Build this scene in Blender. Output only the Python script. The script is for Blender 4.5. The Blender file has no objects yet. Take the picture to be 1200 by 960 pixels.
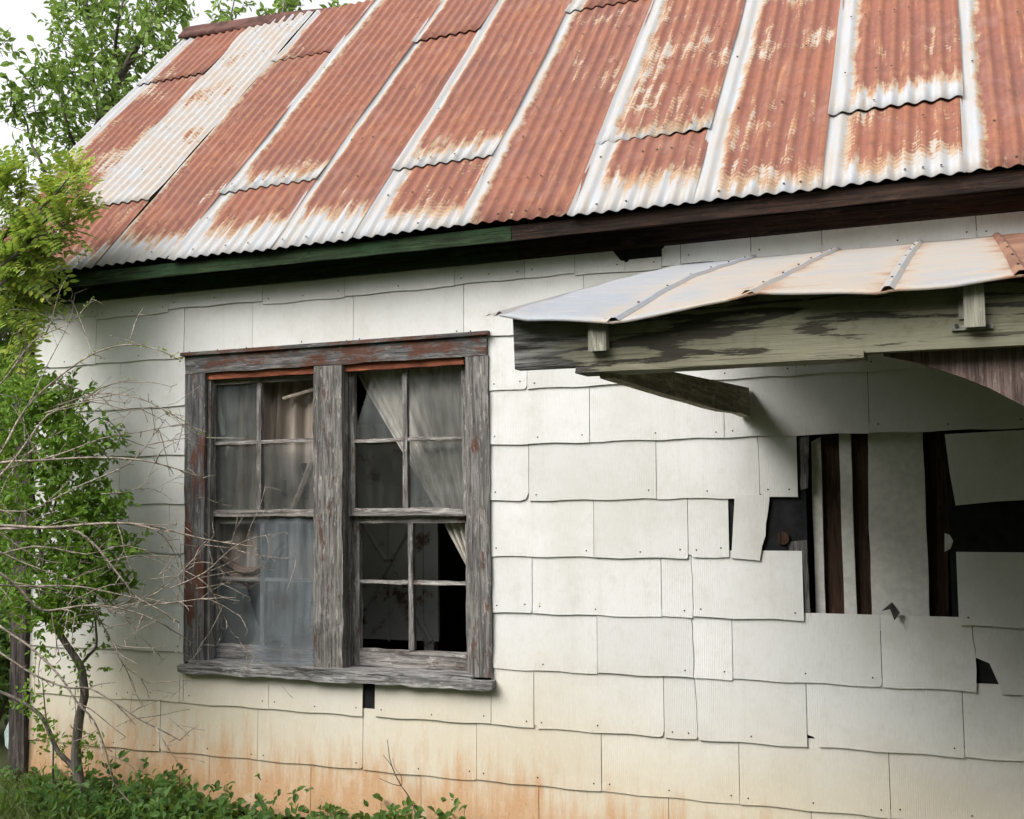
import bpy, math, random
from mathutils import Vector, Matrix
from math import sin, cos, pi, radians, sqrt
random.seed(7)
S = bpy.context.scene
COL = S.collection

# ------------------------------------------------------------------ camera
F = 1327.83
CAM = Vector((2.12115, -4.92779, 1.59669))
YAW, PITCH, ROLL = -0.387946, 0.0719974, -0.0141942
fwd = Vector((sin(YAW)*cos(PITCH), cos(YAW)*cos(PITCH), sin(PITCH)))
rgt = Vector((cos(YAW), -sin(YAW), 0))
upv = rgt.cross(fwd)
r2 = cos(ROLL)*rgt + sin(ROLL)*upv
u2 = -sin(ROLL)*rgt + cos(ROLL)*upv
cd = bpy.data.cameras.new('camera'); cam = bpy.data.objects.new('camera', cd); COL.objects.link(cam)
m = Matrix((r2, u2, -fwd)).transposed().to_4x4(); m.translation = CAM
cam.matrix_world = m
cd.sensor_width = 36; cd.sensor_fit = 'HORIZONTAL'; cd.lens = F/1200*36; cd.clip_start = .05; cd.clip_end = 2000
S.camera = cam

# ------------------------------------------------------------------ overcast sky and soft sun
SUN_EL, SUN_AZ = radians(45), math.atan2(-.52, -.85)
w = bpy.data.worlds.new('World'); S.world = w; w.use_nodes = True
nt = w.node_tree; nt.nodes.clear()
sky = nt.nodes.new('ShaderNodeTexSky'); sky.sky_type = 'NISHITA'; sky.sun_disc = False
sky.sun_elevation = SUN_EL; sky.sun_rotation = SUN_AZ; sky.dust_density = 3; sky.air_density = 1.2
hs = nt.nodes.new('ShaderNodeHueSaturation'); hs.inputs['Saturation'].default_value = .10
bg = nt.nodes.new('ShaderNodeBackground'); bg.inputs['Strength'].default_value = .15
wo = nt.nodes.new('ShaderNodeOutputWorld')
nt.links.new(sky.outputs[0], hs.inputs['Color']); nt.links.new(hs.outputs[0], bg.inputs['Color']); nt.links.new(bg.outputs[0], wo.inputs['Surface'])
sl = bpy.data.lights.new('sun', 'SUN'); sl.energy = 1.35; sl.angle = radians(38); sl.color = (1, .97, .93)
so = bpy.data.objects.new('sun', sl); COL.objects.link(so)
sd = Vector((sin(SUN_AZ)*cos(SUN_EL), cos(SUN_AZ)*cos(SUN_EL), sin(SUN_EL)))
so.rotation_euler = (-sd).to_track_quat('-Z', 'Y').to_euler(); so.location = (-8, -8, 14)
vs = S.view_settings; vs.view_transform = 'Standard'; vs.look = 'None'; vs.gamma = 1; vs.use_curve_mapping = False
vs.exposure = 1.05

# ------------------------------------------------------------------ photograph pixel -> direction -> point on a plane that is known
def ray(x, y): return (x-600)/F*r2 - (y-480)/F*u2 + fwd
def onp(x, y, n, c):
    d = ray(x, y); t = (c - n.dot(CAM))/n.dot(d); return CAM + t*d
def W(x, y, Y=0.): return onp(x, y, Vector((0, 1, 0)), Y)
def XP(x, y, X): return onp(x, y, Vector((1, 0, 0)), X)
def pr(P):
    q = Vector(P)-CAM; z = q.dot(fwd); return 600+F*q.dot(r2)/z, 480-F*q.dot(u2)/z
def XZ(px, Z, Y=0.):
    X = 0.
    for _ in range(6): X = W(px, pr((X, Y, Z))[1], Y).x
    return X

# ------------------------------------------------------------------ mesh builder
class MB:
    def __init__(s): s.v = []; s.f = []; s.uv = None
    def add(s, vs, fs):
        b = len(s.v); s.v += [tuple(v) for v in vs]; s.f += [tuple(i+b for i in f) for f in fs]; return s
    def box(s, a, b):
        x0, y0, z0 = a; x1, y1, z1 = b
        return s.add([(x0,y0,z0),(x1,y0,z0),(x1,y1,z0),(x0,y1,z0),(x0,y0,z1),(x1,y0,z1),(x1,y1,z1),(x0,y1,z1)],
                     [(0,3,2,1),(4,5,6,7),(0,1,5,4),(1,2,6,5),(2,3,7,6),(3,0,4,7)])
    def board(s, a, b, n=10, amp=.003, axis=0, seed=0):
        """a worn board: a box cut along its length with slightly uneven edges"""
        R = random.Random(seed*31+7); a = Vector(a); b = Vector(b)
        o = [i for i in range(3) if i != axis]
        V = []; Fs = []
        for i in range(n+1):
            t = i/n; c = a[axis]+(b[axis]-a[axis])*t
            for (p, q) in ((0,0),(1,0),(1,1),(0,1)):
                v = [0,0,0]; v[axis] = c + (R.uniform(-amp, amp) if i in (0, n) else 0)
                v[o[0]] = (a, b)[p][o[0]] + R.uniform(-amp, amp)
                v[o[1]] = (a, b)[q][o[1]] + R.uniform(-amp, amp)
                V.append(v)
        for i in range(n):
            for k in range(4):
                k2 = (k+1) % 4; Fs.append((i*4+k, i*4+k2, i*4+4+k2, i*4+4+k))
        Fs += [(3,2,1,0), (n*4, n*4+1, n*4+2, n*4+3)]
        return s.add(V, Fs)
    def prism(s, pts, off):
        """closed polygon pts (3D) extruded by off"""
        n = len(pts); off = Vector(off)
        V = [Vector(p) for p in pts]; V += [p+off for p in V]
        return s.add(V, [tuple(range(n)), tuple(range(2*n-1, n-1, -1))] + [(i, i+n, (i+1) % n+n, (i+1) % n) for i in range(n)])
    def tube(s, pts, r0, r1=None, seg=6):
        pts = [Vector(p) for p in pts]; n = len(pts); r1 = r0 if r1 is None else r1
        b = len(s.v); ref = Vector((.3, .2, .93)).normalized()
        for i, p in enumerate(pts):
            t = (pts[min(i+1, n-1)]-pts[max(i-1, 0)])
            if t.length < 1e-9: t = Vector((0,0,1))
            t.normalize(); a = t.cross(ref)
            if a.length < .05: a = t.cross(Vector((1,0,0)))
            a.normalize(); c = t.cross(a); r = r0+(r1-r0)*i/max(1, n-1)
            for k in range(seg):
                q = 2*pi*k/seg; s.v.append(tuple(p+a*(cos(q)*r)+c*(sin(q)*r)))
        for i in range(n-1):
            for k in range(seg):
                k2 = (k+1) % seg; s.f.append((b+i*seg+k, b+i*seg+k2, b+(i+1)*seg+k2, b+(i+1)*seg+k))
        s.f.append(tuple(b+k for k in range(seg-1, -1, -1))); s.f.append(tuple(b+(n-1)*seg+k for k in range(seg)))
        return s
    def leaf(s, p, d, nrm, L, Wd, fold=.25, six=False):
        d = d.normalized(); a = d.cross(nrm)
        if a.length < 1e-4: a = d.orthogonal()
        a.normalize(); n = a.cross(d)
        if six:
            s.add([p, p+d*L*.3+a*Wd*.45+n*Wd*fold, p+d*L*.65+a*Wd*.42+n*Wd*fold, p+d*L-n*L*.08, p+d*L*.65-a*Wd*.42+n*Wd*fold, p+d*L*.3-a*Wd*.45+n*Wd*fold],
                  [(0,1,2,3), (0,3,4,5)])
        else:
            s.add([p, p+d*L*.45+a*Wd*.5+n*Wd*fold, p+d*L, p+d*L*.45-a*Wd*.5+n*Wd*fold], [(0,1,2), (0,2,3)])
    def build(s, name, mat, parent=None, smooth=False):
        me = bpy.data.meshes.new(name); me.from_pydata(s.v, [], s.f); me.validate(); me.update()
        if s.uv:
            l = me.uv_layers.new(name='UVMap')
            for lp in me.loops: l.data[lp.index].uv = s.uv[lp.vertex_index]
        if smooth: me.polygons.foreach_set('use_smooth', [True]*len(me.polygons))
        if mat: me.materials.append(mat)
        o = bpy.data.objects.new(name, me); COL.objects.link(o)
        if parent: attach(o, parent)
        return o
def attach(o, p):
    o.parent = p
    if p.type == 'EMPTY' and p.parent is None: o.matrix_parent_inverse = Matrix.Translation(-p.location)
def tag(o, label=None, cat=None, group=None, kind=None):
    for k, v in (('label', label), ('category', cat), ('group', group), ('kind', kind)):
        if v: o[k] = v
    return o
def empty(name, loc, label, cat, group=None):
    o = bpy.data.objects.new(name, None); o.location = loc; o.empty_display_size = .2; COL.objects.link(o)
    return tag(o, label, cat, group)
def copy_tree(o, parent=None):
    c = o.copy(); COL.objects.link(c); c.parent = parent
    for ch in o.children: copy_tree(ch, c)
    return c

# ------------------------------------------------------------------ materials
class G:
    def __init__(s, name):
        s.m = bpy.data.materials.new(name); s.m.use_nodes = True; s.t = s.m.node_tree; s.t.nodes.clear()
        s.out = s.n('ShaderNodeOutputMaterial')
        s.tc = s.n('ShaderNodeTexCoord')
    def n(s, t, **k):
        o = s.t.nodes.new(t)
        for a, v in k.items(): setattr(o, a, v)
        return o
    def l(s, a, b): s.t.links.new(a, b)
    def put(s, inp, v):
        if hasattr(v, 'is_output'): s.l(v, inp)
        else: inp.default_value = v
    def mapv(s, scale, loc=(0,0,0), src=None):
        o = s.n('ShaderNodeMapping'); s.l(src or s.tc.outputs['Object'], o.inputs[0])
        o.inputs['Scale'].default_value = scale; o.inputs['Location'].default_value = loc; return o.outputs[0]
    def noise(s, scale, detail=5, rough=.55, vec=None, dist=0.):
        o = s.n('ShaderNodeTexNoise'); o.inputs['Scale'].default_value = scale; o.inputs['Detail'].default_value = detail
        o.inputs['Roughness'].default_value = rough; o.inputs['Distortion'].default_value = dist
        s.l(vec or s.tc.outputs['Object'], o.inputs['Vector']); return o.outputs['Fac']
    def math(s, op, a, b=None, c=None, clamp=False):
        o = s.n('ShaderNodeMath', operation=op); o.use_clamp = clamp
        for i, v in enumerate((a, b, c)):
            if v is not None: s.put(o.inputs[i], v)
        return o.outputs[0]
    def rng(s, v, a, b, c=0., d=1., smooth=True):
        o = s.n('ShaderNodeMapRange'); o.interpolation_type = 'SMOOTHSTEP' if smooth else 'LINEAR'
        s.put(o.inputs[0], v)
        for i, q in enumerate((a, b, c, d)): s.put(o.inputs[i+1], q)
        return o.outputs[0]
    def mix(s, f, a, b, mode='MIX'):
        o = s.n('ShaderNodeMix', data_type='RGBA'); o.blend_type = mode
        s.put(o.inputs[0], f)
        for i, v in ((6, a), (7, b)):
            if isinstance(v, tuple) and len(v) == 3: v = v+(1,)
            s.put(o.inputs[i], v)
        return o.outputs[2]
    def ramp(s, f, stops):
        o = s.n('ShaderNodeValToRGB'); s.put(o.inputs[0], f); e = o.color_ramp.elements
        while len(e) < len(stops): e.new(.5)
        for q, (p, c) in zip(e, stops): q.position = p; q.color = c+(1,) if len(c) == 3 else c
        return o.outputs[0]
    def sep(s, v):
        o = s.n('ShaderNodeSeparateXYZ'); s.l(v, o.inputs[0]); return o.outputs
    def attr(s, name):
        o = s.n('ShaderNodeAttribute', attribute_name=name); o.attribute_type = 'OBJECT'; return o.outputs['Fac']
    def bump(s, h, strength=.3, dist=.01, prev=None):
        o = s.n('ShaderNodeBump'); o.inputs['Strength'].default_value = strength; o.inputs['Distance'].default_value = dist
        s.put(o.inputs['Height'], h)
        if prev: s.l(prev, o.inputs['Normal'])
        return o.outputs[0]
    def bsdf(s, col, rough=.8, metal=0., normal=None, spec=.3):
        o = s.n('ShaderNodeBsdfPrincipled')
        if isinstance(col, tuple): col = col+(1,)
        s.put(o.inputs['Base Color'], col); s.put(o.inputs['Roughness'], rough); s.put(o.inputs['Metallic'], metal)
        o.inputs['Specular IOR Level'].default_value = spec
        if normal: s.l(normal, o.inputs['Normal'])
        return o.outputs[0]
    def done(s, sh): s.l(sh, s.out.inputs['Surface']); return s.m
M = {}

def mat_shingle():
    g = G('painted_cement_shingle'); xyz = g.sep(g.tc.outputs['Object'])
    rnd = g.n('ShaderNodeObjectInfo').outputs['Random']
    base = g.mix(rnd, (.63, .625, .605), (.735, .73, .71))
    n1 = g.noise(1.7, 6, .65); base = g.mix(g.rng(n1, .4, .72, 0, .65), base, (.54, .525, .48)); base = g.mix(g.rng(g.noise(11, 5, .7), .5, .72, 0, .35), base, (.52, .50, .455))
    nf = g.noise(55, 4, .7); base = g.mix(g.rng(nf, .55, .8, 0, .35), base, (.58, .56, .50))
    # vertical weather streaks
    st = g.noise(1, 4, .6, g.mapv((16, 1, 1.2))); base = g.mix(g.rng(st, .52, .8, 0, .32), base, (.48, .455, .40))
    # soil splash and rust-coloured stain along the foot of the wall, with its own ragged outline
    big = g.noise(1.3, 4, .6); stx = g.noise(1, 6, .7, g.mapv((15, 1, 2.4)))
    fx = g.rng(xyz[0], -.2, 1.6, 0., .30)
    h = g.math('ADD', xyz[2], fx)
    h1 = g.math('ADD', h, g.math('MULTIPLY', g.math('SUBTRACT', big, .5), -.7))
    cream = g.rng(h1, 1.05, .35, 0, .62); base = g.mix(cream, base, (.63, .52, .33))
    h2 = g.math('ADD', h, g.math('ADD', g.math('MULTIPLY', g.math('SUBTRACT', stx, .5), -.85), g.math('MULTIPLY', g.math('SUBTRACT', big, .5), -.35)))
    orange = g.rng(h2, .46, .10, 0, .82); base = g.mix(orange, base, (.52, .26, .10))
    pale = g.rng(g.noise(7, 4), .60, .72, 0, .45); pale = g.math('MULTIPLY', pale, g.rng(h2, .5, .1)); base = g.mix(pale, base, (.68, .60, .47))
    # rusty dots
    v = g.n('ShaderNodeTexVoronoi'); v.inputs['Scale'].default_value = 5.5; g.l(g.tc.outputs['Object'], v.inputs['Vector'])
    dots = g.rng(v.outputs['Distance'], .075, .03, 0, .6); dots = g.math('MULTIPLY', dots, g.rng(g.noise(2.3, 2), .56, .6)); base = g.mix(dots, base, (.42, .25, .12))
    sp = g.noise(150, 3, .6); base = g.mix(g.math('MULTIPLY', g.rng(sp, .66, .74, 0, .5), g.rng(g.noise(3.1, 3), .45, .6)), base, (.30, .27, .22))
    mud = g.math('MULTIPLY', g.rng(g.noise(75, 3, .65), .58, .68, 0, .75), g.rng(h2, .26, .04)); base = g.mix(mud, base, (.25, .12, .07))
    run = g.math('MULTIPLY', g.rng(g.noise(1, 3, .6, g.mapv((55, 1, 1.6))), .66, .78, 0, .4), g.rng(big, .45, .62)); base = g.mix(run, base, (.40, .31, .20))
    gs = g.noise(1, 4, .7, g.mapv((130, 1, 38))); base = g.mix(g.rng(gs, .5, .72, 0, .30), base, (.47, .455, .41)); base = g.mix(g.rng(gs, .46, .30, 0, .30), base, (.80, .80, .78))
    # ribbed wood-grain relief
    gx = g.noise(1, 3, .5, g.mapv((4.5, 1, 1.1)), .3)
    wv = g.n('ShaderNodeTexWave'); wv.wave_type = 'BANDS'; wv.bands_direction = 'X'; wv.inputs['Scale'].default_value = 38
    wv.inputs['Distortion'].default_value = 9; wv.inputs['Detail'].default_value = 3; wv.inputs['Detail Scale'].default_value = .3
    g.l(g.mapv((1, 1, .16)), wv.inputs['Vector'])
    rib = g.math('MULTIPLY', wv.outputs['Fac'], g.math('MULTIPLY', g.rng(gx, .3, .65, .15, 1.), g.rng(g.math('ADD', g.math('MULTIPLY', rnd, .3), g.rng(xyz[0], -1., 2., 0., .8)), 0., .9, .35, 1.)))
    nb = g.bump(rib, .24, .006); nb = g.bump(g.noise(26, 4), .25, .003, nb)
    base = g.mix(g.rng(rib, .1, .8, .06, 0.), base, (.36, .34, .29))
    return g.done(g.bsdf(base, .78, 0, nb, .25))
M['shingle'] = mat_shingle()

def mat_wood(name, axis, light, dark, paint=None, pamt=.5, pscale=3., paint2=None, bumps=.6):
    g = G(name)
    sc = [62, 62, 62]; sc[axis] = 2.6; fine = [210, 210, 210]; fine[axis] = 9.; mid = [38, 38, 38]; mid[axis] = 9.
    warp = g.noise(2.2, 3)
    a = g.noise(1, 5, .65, g.mapv(tuple(sc)), .6); b = g.noise(1, 4, .7, g.mapv(tuple(fine)))
    col = g.mix(g.rng(a, .36, .64), dark, light)
    fl_ = g.noise(1, 5, .75, g.mapv(tuple(mid))); col = g.mix(g.rng(fl_, .54, .66, 0, .7), col, tuple(min(1, c*1.7) for c in light)); col = g.mix(g.rng(fl_, .42, .34, 0, .6), col, tuple(c*.4 for c in dark))
    col = g.mix(g.rng(b, .45, .72, 0, .7), col, tuple(c*.30 for c in dark))
    col = g.mix(g.rng(warp, .5, .75, 0, .35), col, tuple(c*1.15 for c in light))
    hgt = g.math('ADD', g.math('ADD', a, fl_), g.math('MULTIPLY', b, .6))
    if paint:
        psc = [11*pscale/3, 11*pscale/3, 11*pscale/3]; psc[axis] = 3.2*pscale/3
        pm = g.math('ADD', g.math('MULTIPLY', g.noise(1, 7, .75, g.mapv(tuple(psc))), .62), g.math('ADD', g.math('MULTIPLY', a, .2), g.math('MULTIPLY', fl_, .18)))
        pm = g.rng(pm, .60-.20*pamt, .66-.20*pamt, 0, .85)
        pc = g.mix(g.noise(14, 4), paint, paint2 or tuple(c*.55 for c in paint))
        col = g.mix(pm, col, pc); hgt = g.math('ADD', hgt, g.math('MULTIPLY', pm, .35))
    return g.done(g.bsdf(col, .85, 0, g.bump(hgt, bumps, .006), .2))
GREYL, GREYD = (.245, .232, .218), (.078, .073, .069)
RED = (.20, .052, .026)
M['wood_v'] = mat_wood('weathered_wood_upright', 2, GREYL, GREYD, (.14, .046, .026), .30, 6)
M['wood_h'] = mat_wood('weathered_wood_level', 0, GREYL, GREYD, RED, .36, 4)
M['wood_head'] = mat_wood('weathered_wood_red_head', 0, (.20, .193, .187), (.06, .058, .058), (.125, .043, .022), .66, 3.0)
M['wood_left'] = mat_wood('weathered_wood_red_side', 2, (.17, .165, .163), (.055, .054, .054), (.125, .043, .022), .50, 2.8)
M['wood_bare'] = mat_wood('bare_split_wood', 2, (.265, .25, .232), (.072, .067, .062), (.12, .040, .024), .28, 5, bumps=1.)
M['sill'] = mat_wood('worn_sill_wood', 0, (.32, .31, .30), (.09, .085, .082), (.12, .04, .025), .12, 4, bumps=.9)
M['sash_v'] = mat_wood('worn_white_sash_upright', 2, (.30, .285, .27), (.08, .07, .065), (.12, .04, .026), .26, 6)
M['sash_h'] = mat_wood('worn_white_sash_level', 0, (.34, .32, .30), (.09, .08, .072), (.12, .04, .026), .26, 6)
M['stop'] = mat_wood('red_brown_window_stop', 0, (.34, .115, .06), (.19, .06, .034), None)
M['post'] = mat_wood('dark_corner_board', 2, (.11, .09, .082), (.03, .026, .024), None, bumps=.9)
M['stud'] = mat_wood('brown_stud', 2, (.055, .030, .018), (.018, .010, .007), None)
M['ply'] = mat_wood('dark_stained_plywood', 2, (.20, .145, .128), (.08, .055, .048), None)
M['bough'] = mat_wood('tie_board_wood', 1, (.46, .41, .29), (.24, .21, .14), None)
M['rafter'] = mat_wood('rafter_end_wood', 2, (.33, .32, .26), (.20, .19, .15), None, bumps=.3)
M['plank'] = mat_wood('grey_plank', 2, (.16, .15, .145), (.07, .065, .06), None)

def mat_beam():
    g = G('olive_painted_beam'); xyz = g.sep(g.tc.outputs['Object'])
    # flat-sawn grain: contour lines of a long stretched field, so it makes loops round knots
    fld = g.noise(1, 2, .45, g.mapv((.95, 1, 9.)), .3)
    gr = g.math('SINE', g.math('MULTIPLY', g.math('ADD', fld, g.math('MULTIPLY', xyz[2], 1.1)), 54.))
    rag = g.noise(1, 6, .75, g.mapv((7, 60, 75)))
    worn = g.math('ADD', g.math('MULTIPLY', gr, .5), g.math('MULTIPLY', g.math('SUBTRACT', rag, .5), 2.4))
    worn = g.math('ADD', worn, g.math('MULTIPLY', g.math('SUBTRACT', g.noise(1, 4, .6, g.mapv((1.6, 2, 10))), .5), 2.2))
    worn = g.rng(worn, .28, .5)
    fine = g.noise(1, 5, .75, g.mapv((5, 150, 150)))
    paint = g.mix(g.noise(9, 4), (.125, .120, .078), (.20, .193, .140))
    paint = g.mix(g.rng(g.noise(34, 4, .7), .5, .7, 0, .5), paint, (.10, .097, .045))
    paint = g.mix(g.rng(xyz[2], 1.99, 1.93, 0, .5), paint, (.25, .238, .17))  # paler colour along the lower edge, painted to look lit
    ck = g.noise(1, 4, .6, g.mapv((1.6, 1, 95))); paint = g.mix(g.rng(ck, .56, .66, 0, .8), paint, (.045, .042, .026))
    wood = g.mix(fine, (.010, .009, .007), (.075, .068, .050))
    col = g.mix(worn, paint, wood)
    # the bare end of the beam has lost its paint
    e = g.rng(g.math('ADD', xyz[0], g.math('MULTIPLY', g.math('SUBTRACT', g.noise(1, 4, .6, g.mapv((2, 8, 26))), .5), .5)), 1.26, 1.02)
    bare = g.mix(g.rng(g.noise(1, 6, .75, g.mapv((4, 90, 90))), .38, .62), (.022, .021, .020), (.22, .215, .205))
    col = g.mix(e, col, bare)
    return g.done(g.bsdf(col, .8, 0, g.bump(g.math('SUBTRACT', fine, worn), .6, .005), .2))
M['beam'] = mat_beam()

def mat_roof():
    g = G('rusted_corrugated_steel'); uv = g.n('ShaderNodeUVMap').outputs[0]; q = g.sep(uv); u, v = q[0], q[1]
    ob = g.tc.outputs['Object']; strip = g.attr('strip'); fade = g.attr('fade'); patch = g.attr('patch'); top = g.attr('wear')
    n1 = g.noise(1, 6, .62, g.mapv((5.5, 5.5, 5.5))); n2 = g.noise(1, 5, .65, g.mapv((30, 3.2, 3.2))); n3 = g.noise(2.1, 4, .6)
    n4 = g.noise(1, 3, .6, g.mapv((22, 40, 40)))
    sub = lambda q, k: g.math('MULTIPLY', g.math('SUBTRACT', q, .5), k)
    nf = g.noise(130, 3, .7); nm = g.noise(24, 5, .7)
    left = g.math('ADD', g.math('SUBTRACT', u, strip), g.math('ADD', sub(n1, .09), sub(nm, .06)))
    left = g.rng(left, -.022, .045)
    bot = g.math('ADD', g.math('SUBTRACT', v, fade), g.math('ADD', sub(n2, .60), g.math('ADD', sub(n3, .30), sub(nm, .18))))
    bot = g.rng(bot, -.15, .15)
    # ripple-shaped worn patches crossing the corrugations
    rp = g.math('SINE', g.math('ADD', g.math('MULTIPLY', v, 205.), g.math('ADD', g.math('MULTIPLY', g.math('SINE', g.math('MULTIPLY', u, 2*pi/.068)), 1.5), g.math('MULTIPLY', n1, 26.))))
    pt = g.math('ADD', g.math('MULTIPLY', n3, .52), g.math('ADD', g.math('MULTIPLY', n2, .38), g.math('MULTIPLY', rp, .017)))
    pt = g.math('ADD', pt, g.math('ADD', g.math('MULTIPLY', n1, .10), sub(nm, .10)))
    pt = g.rng(g.math('SUBTRACT', pt, patch), .085, -.06)
    mask = g.math('MULTIPLY', g.math('MULTIPLY', left, bot), pt)
    # thin bare lines along single flutes
    ln_ = g.rng(g.noise(1, 3, .5, g.mapv((62, 1.1, 1.1))), .66, .74, 0, .5); mask = g.math('SUBTRACT', mask, g.math('MULTIPLY', ln_, g.rng(n1, .42, .58)), None, True)
    mask = g.math('ADD', mask, g.math('MULTIPLY', sub(nf, .9), g.math('MULTIPLY', mask, g.math('SUBTRACT', 1.25, mask))), None, True)
    galv = g.mix(n1, (.335, .355, .385), (.40, .42, .445)); galv = g.mix(g.rng(n2, .34, .68, 0, .75), galv, (.36, .318, .27)); galv = g.mix(g.rng(nf, .5, .75, 0, .3), galv, (.26, .27, .285)); galv = g.mix(g.math('MULTIPLY', top, g.rng(g.math('ADD', nm, sub(n1, .8)), .35, .6)), galv, (.37, .285, .215))
    groove = g.math('COSINE', g.math('MULTIPLY', g.sep(ob)[0], 2*pi/.068))
    rust = g.mix(g.rng(n3, .3, .7), (.235, .090, .058), (.175, .075, .060)); rust = g.mix(g.rng(groove, .2, 1., 0, .45), rust, (.30, .130, .066))
    rust = g.mix(g.rng(nm, .45, .7, 0, .6), rust, (.135, .055, .042)); rust = g.mix(g.rng(nf, .55, .75, 0, .6), rust, (.075, .034, .027))
    rust = g.mix(g.rng(n1, .5, .72, 0, .55), rust, (.26, .135, .108)); rust = g.mix(g.rng(n2, .54, .70, 0, .7), rust, (.34, .168, .088))
    edge = g.mix(n2, (.36, .285, .205), (.335, .20, .105))
    col = g.mix(g.rng(mask, .06, .42), galv, edge); col = g.mix(g.rng(mask, .36, .80), col, rust)
    nb = g.bump(g.noise(90, 4), .15, .002)
    return g.done(g.bsdf(col, g.rng(mask, .2, .6, .58, .85), g.rng(mask, .2, .6, .10, 0.), nb, .3))
M['roof'] = mat_roof()

def mat_porch_tin(name, rusty):
    g = G(name); ob = g.tc.outputs['Object']
    n1 = g.noise(1, 6, .65, g.mapv((3, 7, 3))); n2 = g.noise(1, 5, .7, g.mapv((9, 34, 9))); n3 = g.noise(2.6, 4)
    nf = g.noise(110, 4, .75); nm = g.noise(1, 6, .75, g.mapv((12, 48, 12)))
    galv = g.mix(n1, (.25, .272, .305), (.35, .37, .395)); galv = g.mix(g.rng(nf, .5, .7, 0, .45), galv, (.20, .205, .215)); galv = g.mix(g.rng(nm, .52, .66, 0, .6), galv, (.42, .43, .44))
    x = g.sep(ob)
    rb_ = g.n('ShaderNodeUVMap').outputs[0]; du = g.sep(rb_)[0]           # distance from the nearest rib
    near = g.rng(du, .09, .0, 0., .16)
    sc_ = g.math('ADD', g.math('ADD', g.math('MULTIPLY', n1, .55), g.math('MULTIPLY', nm, .6)), g.math('ADD', near, g.rng(x[0], 1.0, 1.6, -.09, .04)))
    sc_ = g.math('ADD', sc_, g.math('MULTIPLY', g.math('SUBTRACT', nf, .5), .30))
    amt = g.rng(sc_, .44-rusty, .70-rusty)
    col = g.mix(amt, galv, g.mix(n2, (.37, .30, .225), (.40, .365, .325)))
    col = g.mix(g.rng(sc_, .68-rusty, .86-rusty, 0, .8), col, g.mix(nf, (.20, .078, .036), (.33, .155, .07)))
    if rusty > .3: col = g.mix(g.rng(g.math('ADD', n3, g.math('MULTIPLY', g.math('SUBTRACT', nm, .5), .8)), .38, .56, 0, .8), col, g.mix(nf, (.11, .046, .032), (.20, .092, .062)))
    return g.done(g.bsdf(col, .6, .15, g.bump(g.math('ADD', n2, g.math('MULTIPLY', g.noise(7, 3), 2.)), .45, .006), .3))
M['tin'] = mat_porch_tin('stained_porch_tin', .0)
M['tin_rust'] = mat_porch_tin('rusty_porch_tin', .5)
M['rib'] = mat_porch_tin('galvanised_rib', -.06)

def simple(name, col, rough=.85, noise=0, scale=8, metal=0., bump=0.):
    g = G(name); n = g.noise(scale, 5)
    c = g.mix(g.rng(n, .3, .7), tuple(v*(1-noise) for v in col), tuple(min(1, v*(1+noise)) for v in col)) if noise else col
    return g.done(g.bsdf(c, rough, metal, g.bump(n, bump, .01) if bump else None, .25))
M['felt'] = simple('black_tar_felt', (.012, .012, .013), .9, .4, 20, bump=.3)
M['inner_white'] = simple('old_white_boarding', (.56, .55, .51), .8, .09, 34, bump=.2)
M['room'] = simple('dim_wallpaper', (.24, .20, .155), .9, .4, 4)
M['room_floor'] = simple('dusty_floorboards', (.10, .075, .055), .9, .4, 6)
M['flap'] = simple('torn_grey_felt', (.045, .042, .040), .9, .4, 30)
M['nail'] = simple('dark_nail_head', (.035, .030, .027), .6)
M['fascia_green'] = mat_wood('mossy_green_fascia', 0, (.035, .060, .024), (.014, .022, .012), (.030, .070, .030), .5, 3)
M['fascia_brown'] = mat_wood('bare_brown_fascia', 0, (.045, .026, .018), (.012, .009, .008), (.055, .022, .015), .38, 3)
M['cap'] = simple('rusted_ridge_cap', (.085, .038, .030), .85, .5, 14, bump=.2)
M['steel'] = simple('grey_steel_hanger', (.20, .20, .17), .6, .3, 30, .3)
M['soil'] = None
M['white_cloth'] = simple('white_cloth_strip', (.66, .70, .70), .9, .1)
M['stick'] = simple('pale_bare_stick', (.50, .42, .35), .9, .25, 30)
M['rag'] = simple('blue_black_rag', (.030, .034, .045), .9, .5, 20)
M['bag'] = simple('pale_plastic_bag', (.42, .52, .50), .5, .2, 20)

def mat_panel():
    g = G('rusty_enamel_sheet'); n = g.noise(5.5, 6, .7); r = g.rng(n, .52, .62)
    col = g.mix(r, g.mix(g.noise(3, 3), (.30, .31, .30), (.40, .41, .39)), (.11, .055, .035))
    return g.done(g.bsdf(col, .6, 0, g.bump(n, .15, .01), .3))
M['panel'] = mat_panel()

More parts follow.
